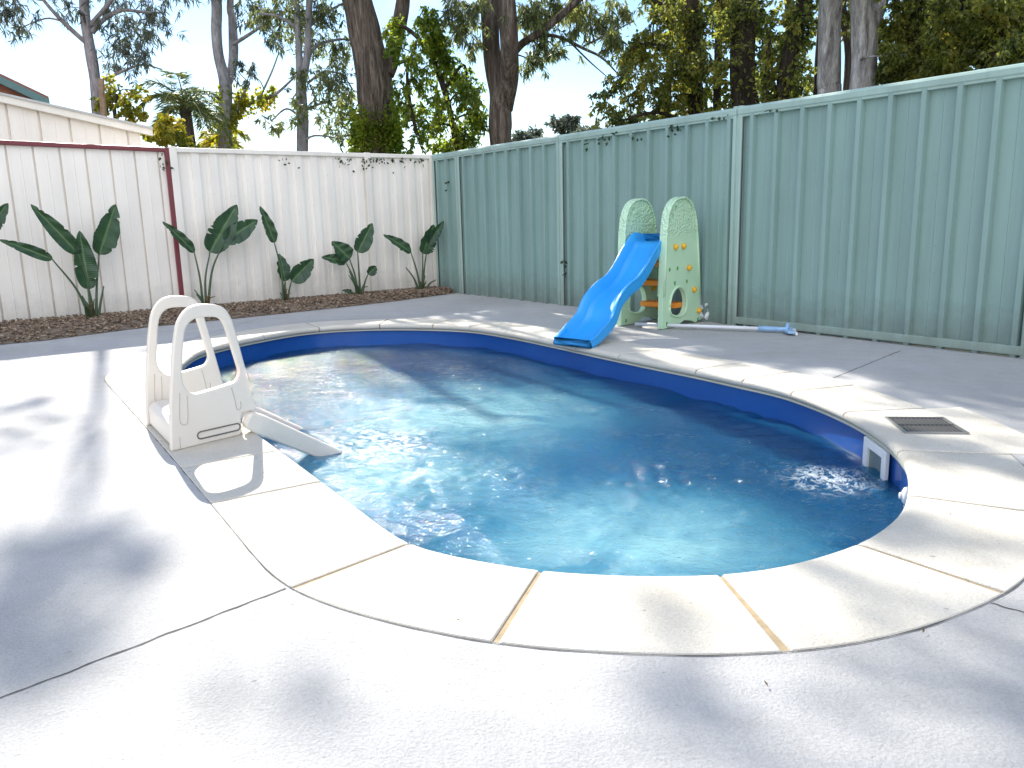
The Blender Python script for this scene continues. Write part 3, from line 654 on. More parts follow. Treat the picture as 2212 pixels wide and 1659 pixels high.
def strel(base_px, leaves, label, tilt=0, seed=1, sheath=True):
    rr = random.Random(seed); s_, z_ = onplane(base_px[0], base_px[1], CORNER+WN*.27, WD); B = CORNER+WN*.27+WD*s_+Vector((0, 0, .03))
    r = empty('bird_of_paradise_plant', B); tag(r, label, 'plant', 'young bird of paradise plants along the white fence')
    def P(px, py, dep): s_, z_ = onplane(px, py, B, WD); return B+WD*s_+Vector((0, 0, z_-B.z))+WN*dep
    for q in range(6 if seed != 17 else 0):
        an = rr.uniform(0, 6.28); ln = rr.uniform(.10, .3); dd = WD*math.cos(an)*rr.uniform(.15, .55)+WN*abs(math.sin(an))*.4; g = MB()
        g.tube([B+Vector((0, 0, -.03)), B+dd*ln*.45+up*ln*.55, B+dd*ln+up*ln*(.95 if q % 3 else .6)], [.017, .012, .005], 6)
        g.build('sheath', STEM if q % 3 else DRYST, r, True)
    for (pet, tip, wpx, fold, side) in leaves:
        dep = rr.uniform(-.08, .16); n_ = len(pet)
        pts = [P(x, y, dep*(i/(n_))**1.2) for i, (x, y) in enumerate(pet)]
        if n_ > 1:
            c_ = spline(pts, 6); g = MB(); g.tube(c_, [.016-.0095*i/(len(c_)-1) for i in range(len(c_))], 7); g.build('stem', STEM, r, True)
        if tip is None: continue
        a = pts[-1]; b = P(tip[0], tip[1], dep+rr.uniform(-.06, .12)); ax = b-a; L = ax.length; axn = ax.normalized()
        depth_here = a.y; W = wpx*1.12/F_PX*depth_here/2
        face = (WN*1.0+Vector((rr.uniform(-.3, .3), 0, .25*rr.random()))); face = (face-axn*face.dot(axn)).normalized(); lat = axn.cross(face).normalized()
        nu, nv = 40, 9; vs = []; uv = []; notch = [(rr.uniform(.15, .9), rr.choice((-1, 1)), rr.uniform(.15, .5)) for _ in range(4 if wpx > 20 else 2)]
        for i in range(nu+1):
            u = i/nu; wid = W*(math.sin(math.pi*min(1, u**.72))**.62)*(1-.25*u) if 0 < u < 1 else 0
            wid = max(wid, .002); sag = face*(-.06*L*u*u*side)+Vector((0, 0, -.05*L*u*u))
            for j in range(nv):
                q = j/(nv-1)*2-1; ww = wid
                nt3 = max([0]+[dq*max(0, 1-abs(u-un)/.022) for un, us, dq in notch if us*q > 0])
                rag = (1-nt3)*(1-.10*abs(noise.noise(Vector((u*14, q*2, seed))))*(abs(q) > .9))
                p = a+ax*u+sag+lat*(q*ww*rag)+face*(abs(q)**1.1*ww*fold)
                p += face*(.012*math.sin(u*22+q*3)*abs(q))
                vs.append(p); uv.append((q*.5, u))
        g = MB(); fs = [(i*nv+j, i*nv+j+1, (i+1)*nv+j+1, (i+1)*nv+j) for i in range(nu) for j in range(nv-1)]
        g.add(vs, fs); o = g.build('leaf', STREL, r, True)
        ul = o.data.uv_layers.new(name='UVMap')
        for lp in o.data.loops: ul.data[lp.index].uv = uv[lp.vertex_index]
    return r
strel((200, 692), [([(196, 690), (165, 625), (112, 560)], (-4, 512), 24, .5, 1), ([(198, 690), (188, 610), (168, 548)], (62, 437), 34, .45, 1),
    ([(204, 690), (200, 660), (192, 625)], (170, 492), 44, .6, -1), ([(208, 690), (210, 610), (216, 550)], (250, 436), 50, .3, 1), ([(212, 690), (218, 650), (224, 618)], None, 0, 0, 0),
    ([(190, 690), (184, 672), (180, 660)], None, 0, 0, 0)],
    'largest broad-leaved plant, in front of the maroon railed fence', seed=3)
strel((445, 655), [([(438, 654), (432, 600), (420, 545)], (348, 474), 22, .5, 1), ([(445, 655), (444, 600), (454, 545)], (506, 437), 54, .35, 1), ([(450, 655), (458, 580), (482, 522)], (555, 470), 42, .4, 1)],
    'three-leaved plant beside the maroon post, partly behind the pool ladder', seed=5)
strel((617, 658), [([(612, 657), (608, 590), (592, 524)], (555, 442), 24, .4, 1), ([(616, 657), (615, 625), (618, 608)], (611, 544), 32, .3, 1), ([(622, 657), (624, 630), (630, 608)], (676, 556), 40, .4, -1)],
    'plant with one tall narrow leaf leaning left above two short leaves', seed=8)
strel((778, 640), [([(778, 640), (774, 590), (769, 545)], (795, 479), 36, .35, 1), ([(774, 640), (768, 595), (758, 560)], (718, 519), 38, .4, 1), ([(772, 640), (765, 600), (750, 566)], (697, 552), 24, .5, 1),
    ([(782, 640), (786, 610), (790, 592)], (808, 573), 22, .6, 1), ([(772, 640), (762, 632)], (742, 626), 10, .5, 1), ([(776, 640), (756, 585)], None, 0, 0, 0)],
    'small bushy plant with five leaves and a low browned sprout', seed=11)
strel((912, 632), [([(909, 632), (900, 590), (884, 545)], (827, 502), 22, .45, 1), ([(912, 632), (914, 590), (916, 548)], (940, 482), 40, .3, 1), ([(913, 632), (918, 580), (926, 530)], (957, 474), 22, .5, 1),
    ([(906, 630), (893, 600), (876, 578)], None, 0, 0, 0), ([(916, 630), (926, 612), (936, 604)], None, 0, 0, 0)],
    'plant nearest the fence corner, its leaf tip overlapping the green fence', seed=14)
strel((-55, 705), [([(-55, 705), (-50, 600), (-35, 505)], (14, 437), 36, .4, 1), ([(-58, 705), (-75, 600), (-90, 540)], (-140, 450), 44, .4, 1)],
    'plant at the very left edge, only a leaf tip in view', seed=17)

# ------------------------------------------------------------------ POOL LADDER
A = at(370, 978); Bp = at(525, 940); LDv = (Bp-A).normalized(); LN = (at(318, 922)-A).normalized()     # LN points away from camera (towards rear panel)
GAPL = (at(318, 922)-A).length
lad = empty('pool_ladder', (A+Bp)/2); tag(lad, 'cream plastic pool ladder with two looped handrail panels at the left edge of the pool', 'ladder')
outl = [(370, 978), (368, 880), (373, 770), (380, 710), (392, 682), (408, 666), (430, 659), (462, 659), (484, 666), (498, 684), (508, 712), (532, 800), (554, 880), (548, 888), (524, 893), (521, 905), (523, 935), (518, 943)]
win = [(398, 730), (405, 705), (422, 690), (450, 686), (472, 688), (484, 701), (494, 730), (511, 785), (516, 806), (509, 824), (492, 832), (440, 848), (418, 852), (402, 840), (394, 820), (395, 780)]
def lp(l, smooth=True):
    P = [Vector((*onplane(x, y, A, LDv), 0)) for x, y in l]; return [(p.x, p.y) for p in P]
OL = lp(outl); WI = [(p.x, p.y) for p in spline([Vector((*q, 0)) for q in lp(win)], 3, True)]
OLs = OL[:2] + [(p.x, p.y) for p in spline([Vector((*q, 0)) for q in OL[2:13]], 3)] + OL[13:]
OLs = [(x, max(0.001, z)) for x, z in OLs]
TH = .042; FLUTE = simple('flute_shadow', (.5, .48, .44), .6)
for k in (0, 1):
    g = MB(); off = LN*(GAPL*k); o0 = Vector((A.x, A.y, .002))
    g.prism(OLs, o0, LDv, up, off, off+LN*TH, [WI])
    pn = g.build('side_panel', PVC, lad, False, .011, 3)
    for p_ in pn.data.polygons: p_.use_smooth = False
    # moulded grooves: oblong slot low on the panel and vertical flutes
    g = MB(); q = lp([(434, 941), (512, 923)]); c1 = o0+off-LN*.0015
    ring = []
    a1 = Vector((q[0][0], 0, q[0][1])); a2 = Vector((q[1][0], 0, q[1][1])); dv = (a2-a1).normalized(); pv = Vector((-dv.z, 0, dv.x)); rad = .016
    for s_ in range(9): an = math.pi/2+math.pi*s_/8; ring.append(a1+dv*(math.cos(an)*rad)+pv*(math.sin(an)*rad))
    for s_ in range(9): an = -math.pi/2+math.pi*s_/8; ring.append(a2+dv*(math.cos(an)*rad)+pv*(math.sin(an)*rad))
    ring.append(ring[0]); g.tube([c1+LDv*r_.x+up*r_.z for r_ in ring], .0032, 6); g.build('slot_outline', simple('slot_dark', (.12, .11, .1), .7), pn)
    for fl in ([(388, 850), (388, 905), (394, 918), (404, 916), (406, 900), (404, 855)], [(500, 838), (508, 868), (512, 885), (520, 882), (520, 868)], [(388, 945), (390, 975)]):
        q = lp(fl); g = MB(); g.tube([c1+LDv*x+up*z for x, z in [(p.x, p.y) for p in spline([Vector((*a_, 0)) for a_ in q], 4)]], .0018, 5)
        g.build('moulded_flute', FLUTE, pn)
# treads between the panels
g = MB(); o0 = Vector((A.x, A.y, 0)); W_ = GAPL-TH
for (s_, z_, dpt) in ((.075, .07, .06),):
    g.prism([(s_-dpt, z_-.06), (s_-dpt, z_+.03), (s_-dpt*.5, z_+.05), (s_+dpt*.5, z_+.05), (s_+dpt, z_+.03), (s_+dpt, z_-.06)], o0, LDv, up, LN*(TH+.002), LN*(GAPL-.002))
g.build('tread', PVC, lad, False, .008)
g = MB(); g.prism([(.16, .0), (.16, .05), (.36, .05), (.36, 0)], o0, LDv, up, LN*(TH+.002), LN*(GAPL-.002)); g.build('platform', PVC, lad, False, .008)
# legs going down into the pool
def leg(P_in, k):
    st_ = o0+LDv*onplane(541, 908, A, LDv)[0]+up*onplane(541, 908, A, LDv)[1]+LN*(GAPL*k)
    en = P_in + (LN*(GAPL*k) if k else Vector())
    d = (en-st_).normalized(); g = MB(); side = LN; nv_ = d.cross(side).normalized()
    if nv_.z < 0: nv_ = -nv_
    e2 = en+d*.12
    ring = lambda c_, w_, h_: [c_+side*w_*i+nv_*h_*j for i, j in ((-1, -1), (1, -1), (1, 1), (-1, 1))]
    secs = [ring(st_-d*.035, .022, .018), ring(st_-d*.015, .03, .04), ring(st_+d*.05, .032, .047), ring(en, .03, .04), ring(e2, .03, .04)]
    d2 = (at(960, 1003, -.62)-e2).normalized() if not k else (at(930, 985, -.62)-e2).normalized()  # bend below the waterline: refraction built into the leg's shape
    secs += [ring(e2+d2*.35, .028, .035), ring(e2+d2*.75, .026, .03)]
    vs = [v for s_ in secs for v in s_]; fs = [(i*4+j, i*4+(j+1) % 4, i*4+4+(j+1) % 4, i*4+4+j) for i in range(len(secs)-1) for j in range(4)]
    fs += [(3, 2, 1, 0), tuple(len(vs)-4+j for j in range(4))]
    g.add(vs, fs); g.build('leg', PVC, lad, False, .008); return e2, d2
en0 = at(712, 980, WZ)
e2, d2 = leg(en0, 0); leg(en0, 1)
g = MB()
for q in (.1, .42, .7):
    c_ = e2+d2*q+LN*(GAPL/2); g.box(c_, LN*(GAPL/2-.03), LDv*.05, up*.015)
g.build('underwater_tread', PVC, lad, False, .005)

# ------------------------------------------------------------------ TODDLER SLIDE
SA = at(1432, 712); SB = at(1512, 695); SD = (SB-SA).normalized(); SN = Vector((-SD.y, SD.x, 0)); SN = SN if SN.x < 0 else -SN   # away from camera, to rear panel
SG = .42
sld = empty('toddler_slide', (SA+SB)/2+SN*.2); tag(sld, 'toddler slide with blue chute, pale green arched panels and orange steps', 'slide')
m, nt_, b_ = mat('pale_green_plastic')
c = mixc(nt_, ramp(nt_, noisetex(nt_, 4, 4), [(.3, (0,)*3), (.7, (1,)*3)]), (.5, .74, .5), (.58, .8, .56))
nt_.links.new(c, b_.inputs['Base Color']); b_.inputs['Roughness'].default_value = .38; b_.inputs['Subsurface Weight'].default_value = 0
tcx = nt_.nodes.new('ShaderNodeTexCoord'); sz = nt_.nodes.new('ShaderNodeSeparateXYZ'); nt_.links.new(tcx.outputs['Object'], sz.inputs[0])
vo = N(nt_, 'ShaderNodeTexVoronoi'); vo.inputs['Scale'].default_value = 46; nt_.links.new(tcx.outputs['Object'], vo.inputs['Vector'])
rg = N(nt_, 'ShaderNodeMapRange'); nt_.links.new(sz.outputs[2], rg.inputs[0]); rg.inputs[1].default_value = .74; rg.inputs[2].default_value = .82
mu = N(nt_, 'ShaderNodeMath', operation='MULTIPLY'); nt_.links.new(vo.outputs['Distance'], mu.inputs[0]); nt_.links.new(rg.outputs[0], mu.inputs[1]); bump(nt_, b_, mu.outputs[0], 1, .012)
PGREEN = m
BLUE = simple('blue_plastic', (.008, .34, .82), .5, .05, 5, spec=1)
ORANGE = simple('orange_plastic', (.85, .26, .02), .35, .06); YELL = simple('yellow_plastic', (.85, .46, .03), .35, .06)
SLOTG = simple('slot_green', (.1, .3, .08), .5)
PLw = [(1430, 712), (1432, 640), (1436, 560), (1438, 500), (1443, 462), (1453, 438), (1466, 428), (1480, 427), (1492, 436), (1501, 460), (1506, 500), (1509, 560), (1512, 640), (1513, 690), (1502, 698), (1494, 693), (1478, 692), (1462, 706), (1448, 710)]
def sp(l): return [onplane(x, y, SA, SD) for x, y in l]
po = sp(PLw); po = [(x, max(.001, z)) for x, z in po]
po = po[:3]+[(p.x, p.y) for p in spline([Vector((*q, 0)) for q in po[3:12]], 4)]+po[12:]
ho_ = [(p.x, p.y) for p in spline([Vector((*q, 0)) for q in sp([(1446, 664), (1452, 634), (1466, 620), (1479, 630), (1483, 655), (1478, 676), (1465, 684), (1450, 680)])], 4, True)]
o0 = Vector((SA.x, SA.y, .002)); TP = .045
cx_ = sum(p[0] for p in po)/len(po)
for k in (0, 1):
    off = SN*(SG*k); g = MB()
    holes = [ho_]
    sl_ = [(p.x, p.y) for p in spline([Vector((*q, 0)) for q in sp([(1449, 480), (1453, 460), (1460, 446), (1464, 447), (1459, 462), (1454, 482)])], 3, True)]
    g.prism(po, o0, SD, up, off, off+SN*TP, [ho_, sl_]); pn = g.build('side_panel', PGREEN, sld, False, .010, 3)
    # raised rim following the edge
    g = MB(); rim = [(cx_+(x-cx_)*.97, z-.006) for x, z in po if z > .06]
    rim = rim[:1]+rim[1:]
    g.tube([o0+off-SN*.004+SD*x+up*z for x, z in rim], .011, 6); g.tube([o0+off+SN*(TP+.004)+SD*x+up*z for x, z in rim], .011, 6); g.build('panel_rim', PGREEN, pn, True)
    ring = ho_+[ho_[0]]; g = MB(); g.tube([o0+off-SN*.003+SD*x+up*z for x, z in ring], .010, 6); g.build('hole_rim', PGREEN, pn, True)
    for (x, y) in ((1458, 534), (1475, 532), (1487, 579), (1498, 626), (1508, 671)):
        s_, z_ = onplane(x, y, SA, SD); g = MB(); c_ = o0+off+SD*s_+up*z_
        g.tube([c_+SN*.002, c_-SN*.02, c_-SN*.03], [.026, .024, .012], 14)
        g.build('climbing_button', YELL, pn, True)
    for (x, y) in ((1446, 583), (1463, 580), (1457, 612), (1483, 608), (1440, 700), (1507, 690)):
        s_, z_ = onplane(x, y, SA, SD); g = MB(); g.box(o0+off+SD*s_+up*z_-SN*.003, SD*.008, SN*.003, up*.014); g.build('slot', SLOTG, pn)
for z_, s_ in ((.19, .10), (.36, .16), (.52, .22)):
    z_ = z_; g = MB(); ss = .42-s_*.6 if False else .36
for (x, y, wd) in ((1458, 664, .15), (1440, 618, .15), (1432, 575, .13)):
    s_, z_ = onplane(x, y, SA, SD); s_ = {1458: .25, 1440: .22, 1432: .2}[x]
    g = MB(); g.box(o0+SD*(s_+.10)+up*z_+SN*(SG/2+TP/2), SD*(wd/2), SN*(SG/2-TP/2-.002), up*.024); g.build('step', ORANGE, sld, False, .01)
g = MB(); g.box(o0+SD*.26+up*.63+SN*(SG/2+TP/2), SD*.19, SN*(SG/2-TP/2-.002), up*.018); g.build('platform', PGREEN, sld, False, .008)
# chute: centre line in (distance from panel front edge, height)
cen = [(-.14, .69), (-.02, .68), (.08, .62), (.2, .48), (.31, .365), (.41, .30), (.52, .255), (.62, .20), (.72, .125), (.82, .065), (.93, .035), (.99, .03)]; CLS = (at(1231, 748)-o0-SN*(SG/2)).xy.length; cen = [(a_*CLS, b_) for a_, b_ in cen]
origin = o0 + SN*(SG/2+TP/2-.02); DIR = (at(1233, 750)-origin); DIR.z = 0; CL = DIR.length; DIR.normalize()
cen = [onplane(x, y, origin, DIR) for x, y in ((1403, 526), (1396, 540), (1382, 566), (1367, 596), (1349, 622), (1327, 640), (1307, 664), (1293, 697), (1272, 722), (1250, 738), (1236, 745))]
z0_ = cen[0][1]; cen = [(cen[0][0]-.16, z0_+.012), (cen[0][0]-.05, z0_+.01)] + cen
cen = [(a_, max(.028, b_)) for a_, b_ in cen]
cl = spline([Vector((a_, 0, b_)) for a_, b_ in cen], 5)
DIR = (DIR + SN*.10).normalized() if False else DIR
sec0 = [(-1, .5), (-1.06, 1.0), (-.98, 1.05), (-.9, .95), (-.84, .3), (-.74, .06), (-.5, 0), (0, 0), (.5, 0), (.74, .06), (.84, .3), (.9, .95), (.98, 1.05), (1.06, 1.0), (1, .5)]
vs = []; nsec = len(sec0)*2
for i, c_ in enumerate(cl):
    t = (cl[min(i+1, len(cl)-1)]-cl[max(i-1, 0)]).normalized(); nn = Vector((-t.z, 0, t.x)); nn = nn if nn.z > 0 else -nn
    u = i/(len(cl)-1); hw = .16+.012*u+.006*math.sin(u*9); wh = .08+.03*math.sin(min(1, max(0, (u-.15)/.75))*math.pi); 
    if u > .86: wh *= 1-(u-.86)/.14*.62
    if u < .1: wh *= .8+2*u
    P = lambda l, h_: origin + DIR*(c_.x+nn.x*h_) + up*(c_.z+nn.z*h_) + SN*(-l)
    for (l, h_) in sec0: vs.append(P(l*hw, h_*wh))
    for (l, h_) in reversed(sec0): vs.append(P(l*hw*(1.0 if abs(l) > .9 else .97), h_*wh - (.014 if abs(l) < .88 else .0) - (.045 if abs(l) > .99 else 0)))
fs = []
for i in range(len(cl)-1):
    for j in range(nsec): fs.append((i*nsec+j, i*nsec+(j+1) % nsec, (i+1)*nsec+(j+1) % nsec, (i+1)*nsec+j))
fs += [tuple(range(nsec-1, -1, -1)), tuple((len(cl)-1)*nsec+j for j in range(nsec))]
g = MB(); g.add(vs, fs); o = g.build('chute', BLUE, sld, True)
try: o.data.set_sharp_from_angle(angle=math.radians(60))
except Exception: pass

# ------------------------------------------------------------------ pool pole, plastic bag
a = at(1372, 700, .03); b = at(1682, 711, .03)
pl = empty('pool_vacuum_pole', (b.x, b.y, 0)); tag(pl, 'white pool vacuum pole with pale blue head lying at the foot of the green fence', 'pool pole')
ALU = simple('white_enamel', (.72, .74, .78), .3, .05); LB = simple('pale_blue_plastic', (.3, .5, .74), .35, .08)
g = MB(); g.tube([a, a.lerp(b, .88)], .015, 12); g.build('pole', ALU, pl, True)
g = MB(); g.tube([a.lerp(b, .87), a.lerp(b, .99)], .021, 12); g.build('sleeve', LB, pl, True)
d = (b-a).normalized(); h0 = b+d*.06; sd_ = Vector((-d.y, d.x, 0))
g = MB()
g.tube([b-d*.02, h0+up*.0], [.018, .02], 10); g.tube([h0, h0+up*.05-d*.01+d*.02], .016, 10)
for s_ in (-1, 1):
    g.box(h0+sd_*(.07*s_)-d*(-.03)+up*(-.005), (sd_*s_*.07+d*.03), (d*.03-sd_*s_*.008), up*.010)
g.build('head', LB, pl, False, .005)
g = MB()
for s_ in (-1, 1): g.box(h0+sd_*(.075*s_)+d*.065+up*(-.012), (sd_*s_*.07+d*.03), d*.007, up*.012)
g.build('brush', WHITEP, pl)
bg_ = Vector((SB.x, SB.y, .004))+SD*.09+SN*.02
g = MB(); nu, nv = 14, 20; vs = []
for i in range(nu+1):
    for j in range(nv):
        ph = 2*math.pi*j/nv; th = i/nu; r_ = .085*math.sin(math.pi*(.12+.8*th))**.6*(1-.35*th)
        p = Vector((math.cos(ph)*r_, math.sin(ph)*r_*1.2, th*.23)); r2 = 1+.32*noise.noise(p*17+Vector((3, 1, 2)))+.2*noise.noise(p*43)
        vs.append(bg_+Vector((p.x*r2, p.y*r2, p.z)))
fs = [(i*nv+j, i*nv+(j+1) % nv, (i+1)*nv+(j+1) % nv, (i+1)*nv+j) for i in range(nu) for j in range(nv)]+[tuple(range(nu*nv, nu*nv+nv))]
m, nt_, b_ = mat('thin_white_plastic'); b_.inputs['Base Color'].default_value = (.68, .69, .72, 1); b_.inputs['Roughness'].default_value = .3
g.add(vs, fs); o = g.build('plastic_bag', m, None, False); tag(o, 'crumpled white plastic bag tucked behind the slide at the fence foot', 'bag')

# ------------------------------------------------------------------ TREES
def leaves_mesh(name, pts, dirs, L, W, m, parent, seed=0, curl=.25, tw=None):
    r = np.random.default_rng(seed); n = len(pts); pts = np.asarray(pts, float); d = np.asarray(dirs, float)
    d /= np.linalg.norm(d, axis=1)[:, None]+1e-9; q = r.normal(size=(n, 3)); s = np.cross(d, q); s /= np.linalg.norm(s, axis=1)[:, None]+1e-9
    nn = np.cross(d, s); l = (L*r.uniform(.6, 1.25, n))[:, None]; w_ = (W*r.uniform(.7, 1.2, n))[:, None]*.5; cu = (curl*r.uniform(-1, 1, n))[:, None]*l
    a = pts; b = pts+d*l*.42+s*w_+nn*cu*.3; c = pts+d*l+nn*cu; e = pts+d*l*.42-s*w_+nn*cu*.3
    V = np.stack([a, b, c, e], 1).reshape(-1, 3)-np.array(base_of(parent)); F = np.arange(4*n).reshape(n, 4)
    if tw is not None and tw.v:
        nl = len(F); tv = np.array(tw.v)-np.array(base_of(parent)); V = np.vstack([V, tv]); F = np.vstack([F, np.array(tw.f)+4*n])
        me = npmesh(name, V, F); mi = np.zeros(len(F), np.int32); mi[nl:] = 1; me.polygons.foreach_set('material_index', mi); return link(name, me, m, parent)
    return link(name, npmesh(name, V, F), m, parent)
def clump(C, R, n, rr, droop=.6, twigs=None, rigid=.5):
    """leaves strung on drooping twigs inside an ellipsoid"""
    pts = []; dirs = []; nt2 = max(3, n//14)
    for _ in range(nt2):
        st = Vector((rr.gauss(0, .42)*R[0], rr.gauss(0, .42)*R[1], rr.gauss(0, .42)*R[2]))
        d = Vector((rr.gauss(0, 1), rr.gauss(0, 1), rr.gauss(0, .7))).normalized(); ln = rr.uniform(.35, .8)*min(R)
        p = C+st; tw = [p.copy()]; k = 7
        for q in range(k):
            d = (d+Vector((rr.gauss(0, .18), rr.gauss(0, .18), -droop*.32+rr.gauss(0, .12)))).normalized(); p = p+d*(ln/k); tw.append(p.copy())
            for _2 in range(2):
                pts.append(tuple(p+Vector((rr.gauss(0, .012), rr.gauss(0, .012), rr.gauss(0, .012)))))
                dirs.append((d.x*rigid+rr.gauss(0, .6), d.y*rigid+rr.gauss(0, .6), d.z*rigid-droop+rr.gauss(0, .5)))
        if twigs is not None: twigs.append(tw)
    return pts, dirs
TRUNK = {}
def tree(name, label, Y, trunks, clumps, bark_m=None, leaf_m=None, leafLW=(.13, .024), droop=.6, group=None, cat='tree', seed=1, extra=None, dyn=1.0, thick=.7):
    """trunks: lists of (px, py, radius_px); the first starts at fence-top height and is carried to the ground"""
    rr = random.Random(seed); p0 = aty(trunks[0][0][0], trunks[0][0][1], Y); basep = Vector((p0.x, p0.y, 0))
    r = empty(name, basep); tag(r, label, cat, group); g = MB(); allp = []; brs = []; tg = MB()
    def TW(first=False):
        if first: return g
        brs.append(MB()); return brs[-1]
    for ti, tr_ in enumerate(trunks):
        dy = 0 if ti == 0 else rr.uniform(-.5, .5)
        pts = []; rad = []
        for i, (x, y, rp) in enumerate(tr_):
            yy = Y+dy*min(1, i/2) if ti else Y
            pts.append(aty(x, y, yy)); rad.append(rp*Y/F_PX)
        if ti == 0:
            pts = [Vector((pts[0].x+(pts[0].x-pts[1].x)*.15, pts[0].y, -.1))]+pts; rad = [rad[0]*1.25]+rad
        n = 5; sm = spline(pts, n); rs = []
        for i in range(len(sm)):
            t = i/n; k = min(int(t), len(rad)-2); rs.append(rad[k]+(rad[k+1]-rad[k])*(t-k))
        nk = 14 if max(rs) > .05 else 7
        big = max(rs) > .09; wob = []
        for i, p in enumerate(sm): wob.append(p+Vector((noise.noise(p*1.1), noise.noise(p*1.1+Vector((9, 0, 0))), 0))*(rs[i]*.35))
        TW(ti == 0).tube(wob, [q*(1+.10*noise.noise(p*2.2)) for q, p in zip(rs, sm)], nk)
        allp += [(p, q) for p, q in zip(wob, rs)]
    P = []; D = []; tws = []
    for (x, y, rx, ry, n) in clumps:
        dy = rr.uniform(-.8, .8)*thick; C = aty(x, y, Y+dy); R = (rx*Y/F_PX, max(.25, (rx+ry)*.5*Y/F_PX), ry*Y/F_PX)
        a, b = clump(C, R, int(n*dyn), rr, droop, tws); P += a; D += b
        q = min(allp, key=lambda q_: (q_[0]-C).length+.6*max(0, q_[0].z-C.z))
        mid = q[0].lerp(C, .5)+Vector((rr.uniform(-.12, .12), rr.uniform(-.12, .12), .12*(C-q[0]).length))
        L_ = spline([q[0], mid, C, C+(C-mid)*.5*rr.random()], 4); r0 = min(q[1]*.6, .012+.018*(C-q[0]).length)
        TW().tube(L_, [r0*(1-.85*i/(len(L_)-1)) for i in range(len(L_))], 5)
    if extra:
        for (C, R, n) in extra:
            C = Vector(C); a, b = clump(C, R, n, rr, droop, tws); P += a; D += b
            q = min(allp, key=lambda q_: (q_[0]-C).length+.6*max(0, q_[0].z-C.z)); mid = q[0].lerp(C, .5)+Vector((0, 0, .1*(C-q[0]).length))
            L_ = spline([q[0], mid, C], 4); TW().tube(L_, [max(.008, min(q[1]*.6, .05)*(1-.85*i/(len(L_)-1))) for i in range(len(L_))], 5)
    for tw in tws: tg.tube(tw[::2]+[tw[-1]], .0035, 3, False)
    r['x'] = 0; TRUNK[r.name] = g.build('trunk', bark_m, r, True); del r['x']
    for b_ in brs: b_.build('branch', bark_m, r, True)
    if P: leaves_mesh('crown', P, D, leafLW[0], leafLW[1], (leaf_m, bark_m), r, seed, tw=tg)
    return r, allp
def ivy(parent, allp, zlo, zhi, n, m, seed, size=.055, spread=1.1):
    r = random.Random(seed); P = []; D = []
    cand = [q for q in allp if zlo <= q[0].z <= zhi]
    if not cand: return
    for _ in range(n):
        p, rad = r.choice(cand); an = r.uniform(0, 6.28); o_ = Vector((math.cos(an), math.sin(an), 0))*rad*spread*(1+abs(r.gauss(0, .22)))
        P.append(tuple(p+o_+Vector((0, 0, r.uniform(-.18, .18))))); D.append((o_.x*6+r.gauss(0, .5), o_.y*6+r.gauss(0, .5), -.8+r.gauss(0, .5)))
    leaves_mesh('climbing_ivy', P, D, size, size*.8, m, TRUNK[parent.name], seed)
def up_trunk(t, px, py, r): return t

SHK = math.cos(SUN_EL)/math.sin(SUN_EL)
def over(px, py, z): return at(px, py)+Vector((math.sin(SUN_AZ)*SHK*z, math.cos(SUN_AZ)*SHK*z, z))   # where a crown must hang for its shade to fall there
def crowns(spots, n=900): return [(over(x, y, z), (rx, rx*.9, rx*.7), int(n*k)) for x, y, z, rx, k in spots]
# T1 far left gum
tree('gum_tree', 'slim grey gum with drooping sprays, leaning behind the shed at far left', 17,
     [[(217, 260, 11), (207, 190, 11), (195, 110, 10.5), (184, 40, 9.5), (178, -60, 8.5), (170, -260, 7), (150, -600, 4)], [(193, 98, 5), (150, 60, 4.5), (110, 20, 3.5), (70, -30, 3)], [(198, 70, 6), (225, 40, 4.5), (262, 22, 4), (300, 25, 3), (345, 28, 1.5)],
      [(232, 170, 3), (270, 152, 2.6), (310, 140, 2.2), (350, 150, 1.5)], [(190, 60, 5), (240, 0, 4), (300, -80, 3)]],
     [(20, 15, 55, 35, 900), (45, 60, 25, 22, 260), (290, 70, 50, 45, 1100), (330, 30, 45, 40, 800), (260, 95, 50, 40, 700), (245, 140, 25, 20, 200), (155, 15, 40, 30, 350), (300, 120, 28, 40, 420), (240, 10, 50, 35, 500),
      (330, -60, 90, 60, 1200), (120, -90, 110, 60, 1200), (30, -80, 90, 60, 900), (240, -160, 100, 60, 1000), (170, -260, 130, 90, 1300)], BK_GREY, LF_GUM2, (.17, .026), .8, 'trees behind the white fence', seed=21, dyn=.65,
     extra=crowns([(180, 1200, 10.8, .26, .2), (60, 1330, 11, .3, .2), (310, 1250, 11.3, .2, .1), (90, 1450, 11.6, .2, .08), (30, 1600, 12, .22, .08), (-160, 1330, 11.5, .4, .3), (60, 900, 10, .3, .13), (40, 970, 10, .25, .1)]))
# T2 forked gum
r_, ap = tree('gum_tree', 'forked smooth grey gum with yellow vine round its lower trunk', 16,
     [[(484, 335, 13), (484, 260, 13), (485, 185, 12.5), (470, 120, 10.5), (466, 60, 10), (468, 0, 10), (460, -150, 8), (440, -500, 5)], [(486, 190, 9), (500, 150, 9), (506, 100, 9.5), (503, 40, 8), (498, 0, 7), (510, -200, 6), (540, -500, 3)],
      [(500, 245, 5), (535, 225, 4.5), (575, 213, 4), (600, 200, 3.2), (640, 162, 2)], [(560, 215, 2.5), (585, 160, 2), (603, 112, 1.2)], [(505, 95, 4), (545, 70, 3.5), (590, 38, 2.5), (625, 20, 2)], [(500, 265, 3), (520, 215, 2.5), (540, 180, 2)]],
     [(520, 140, 22, 30, 130), (545, 165, 16, 30, 90), (585, 70, 30, 30, 220), (555, 20, 40, 30, 330), (430, -60, 90, 50, 900), (520, -130, 110, 60, 1100), (480, -260, 130, 80, 1300)], BK_GREY, LF_GUM2, (.16, .027), .8, 'trees behind the white fence', seed=23)
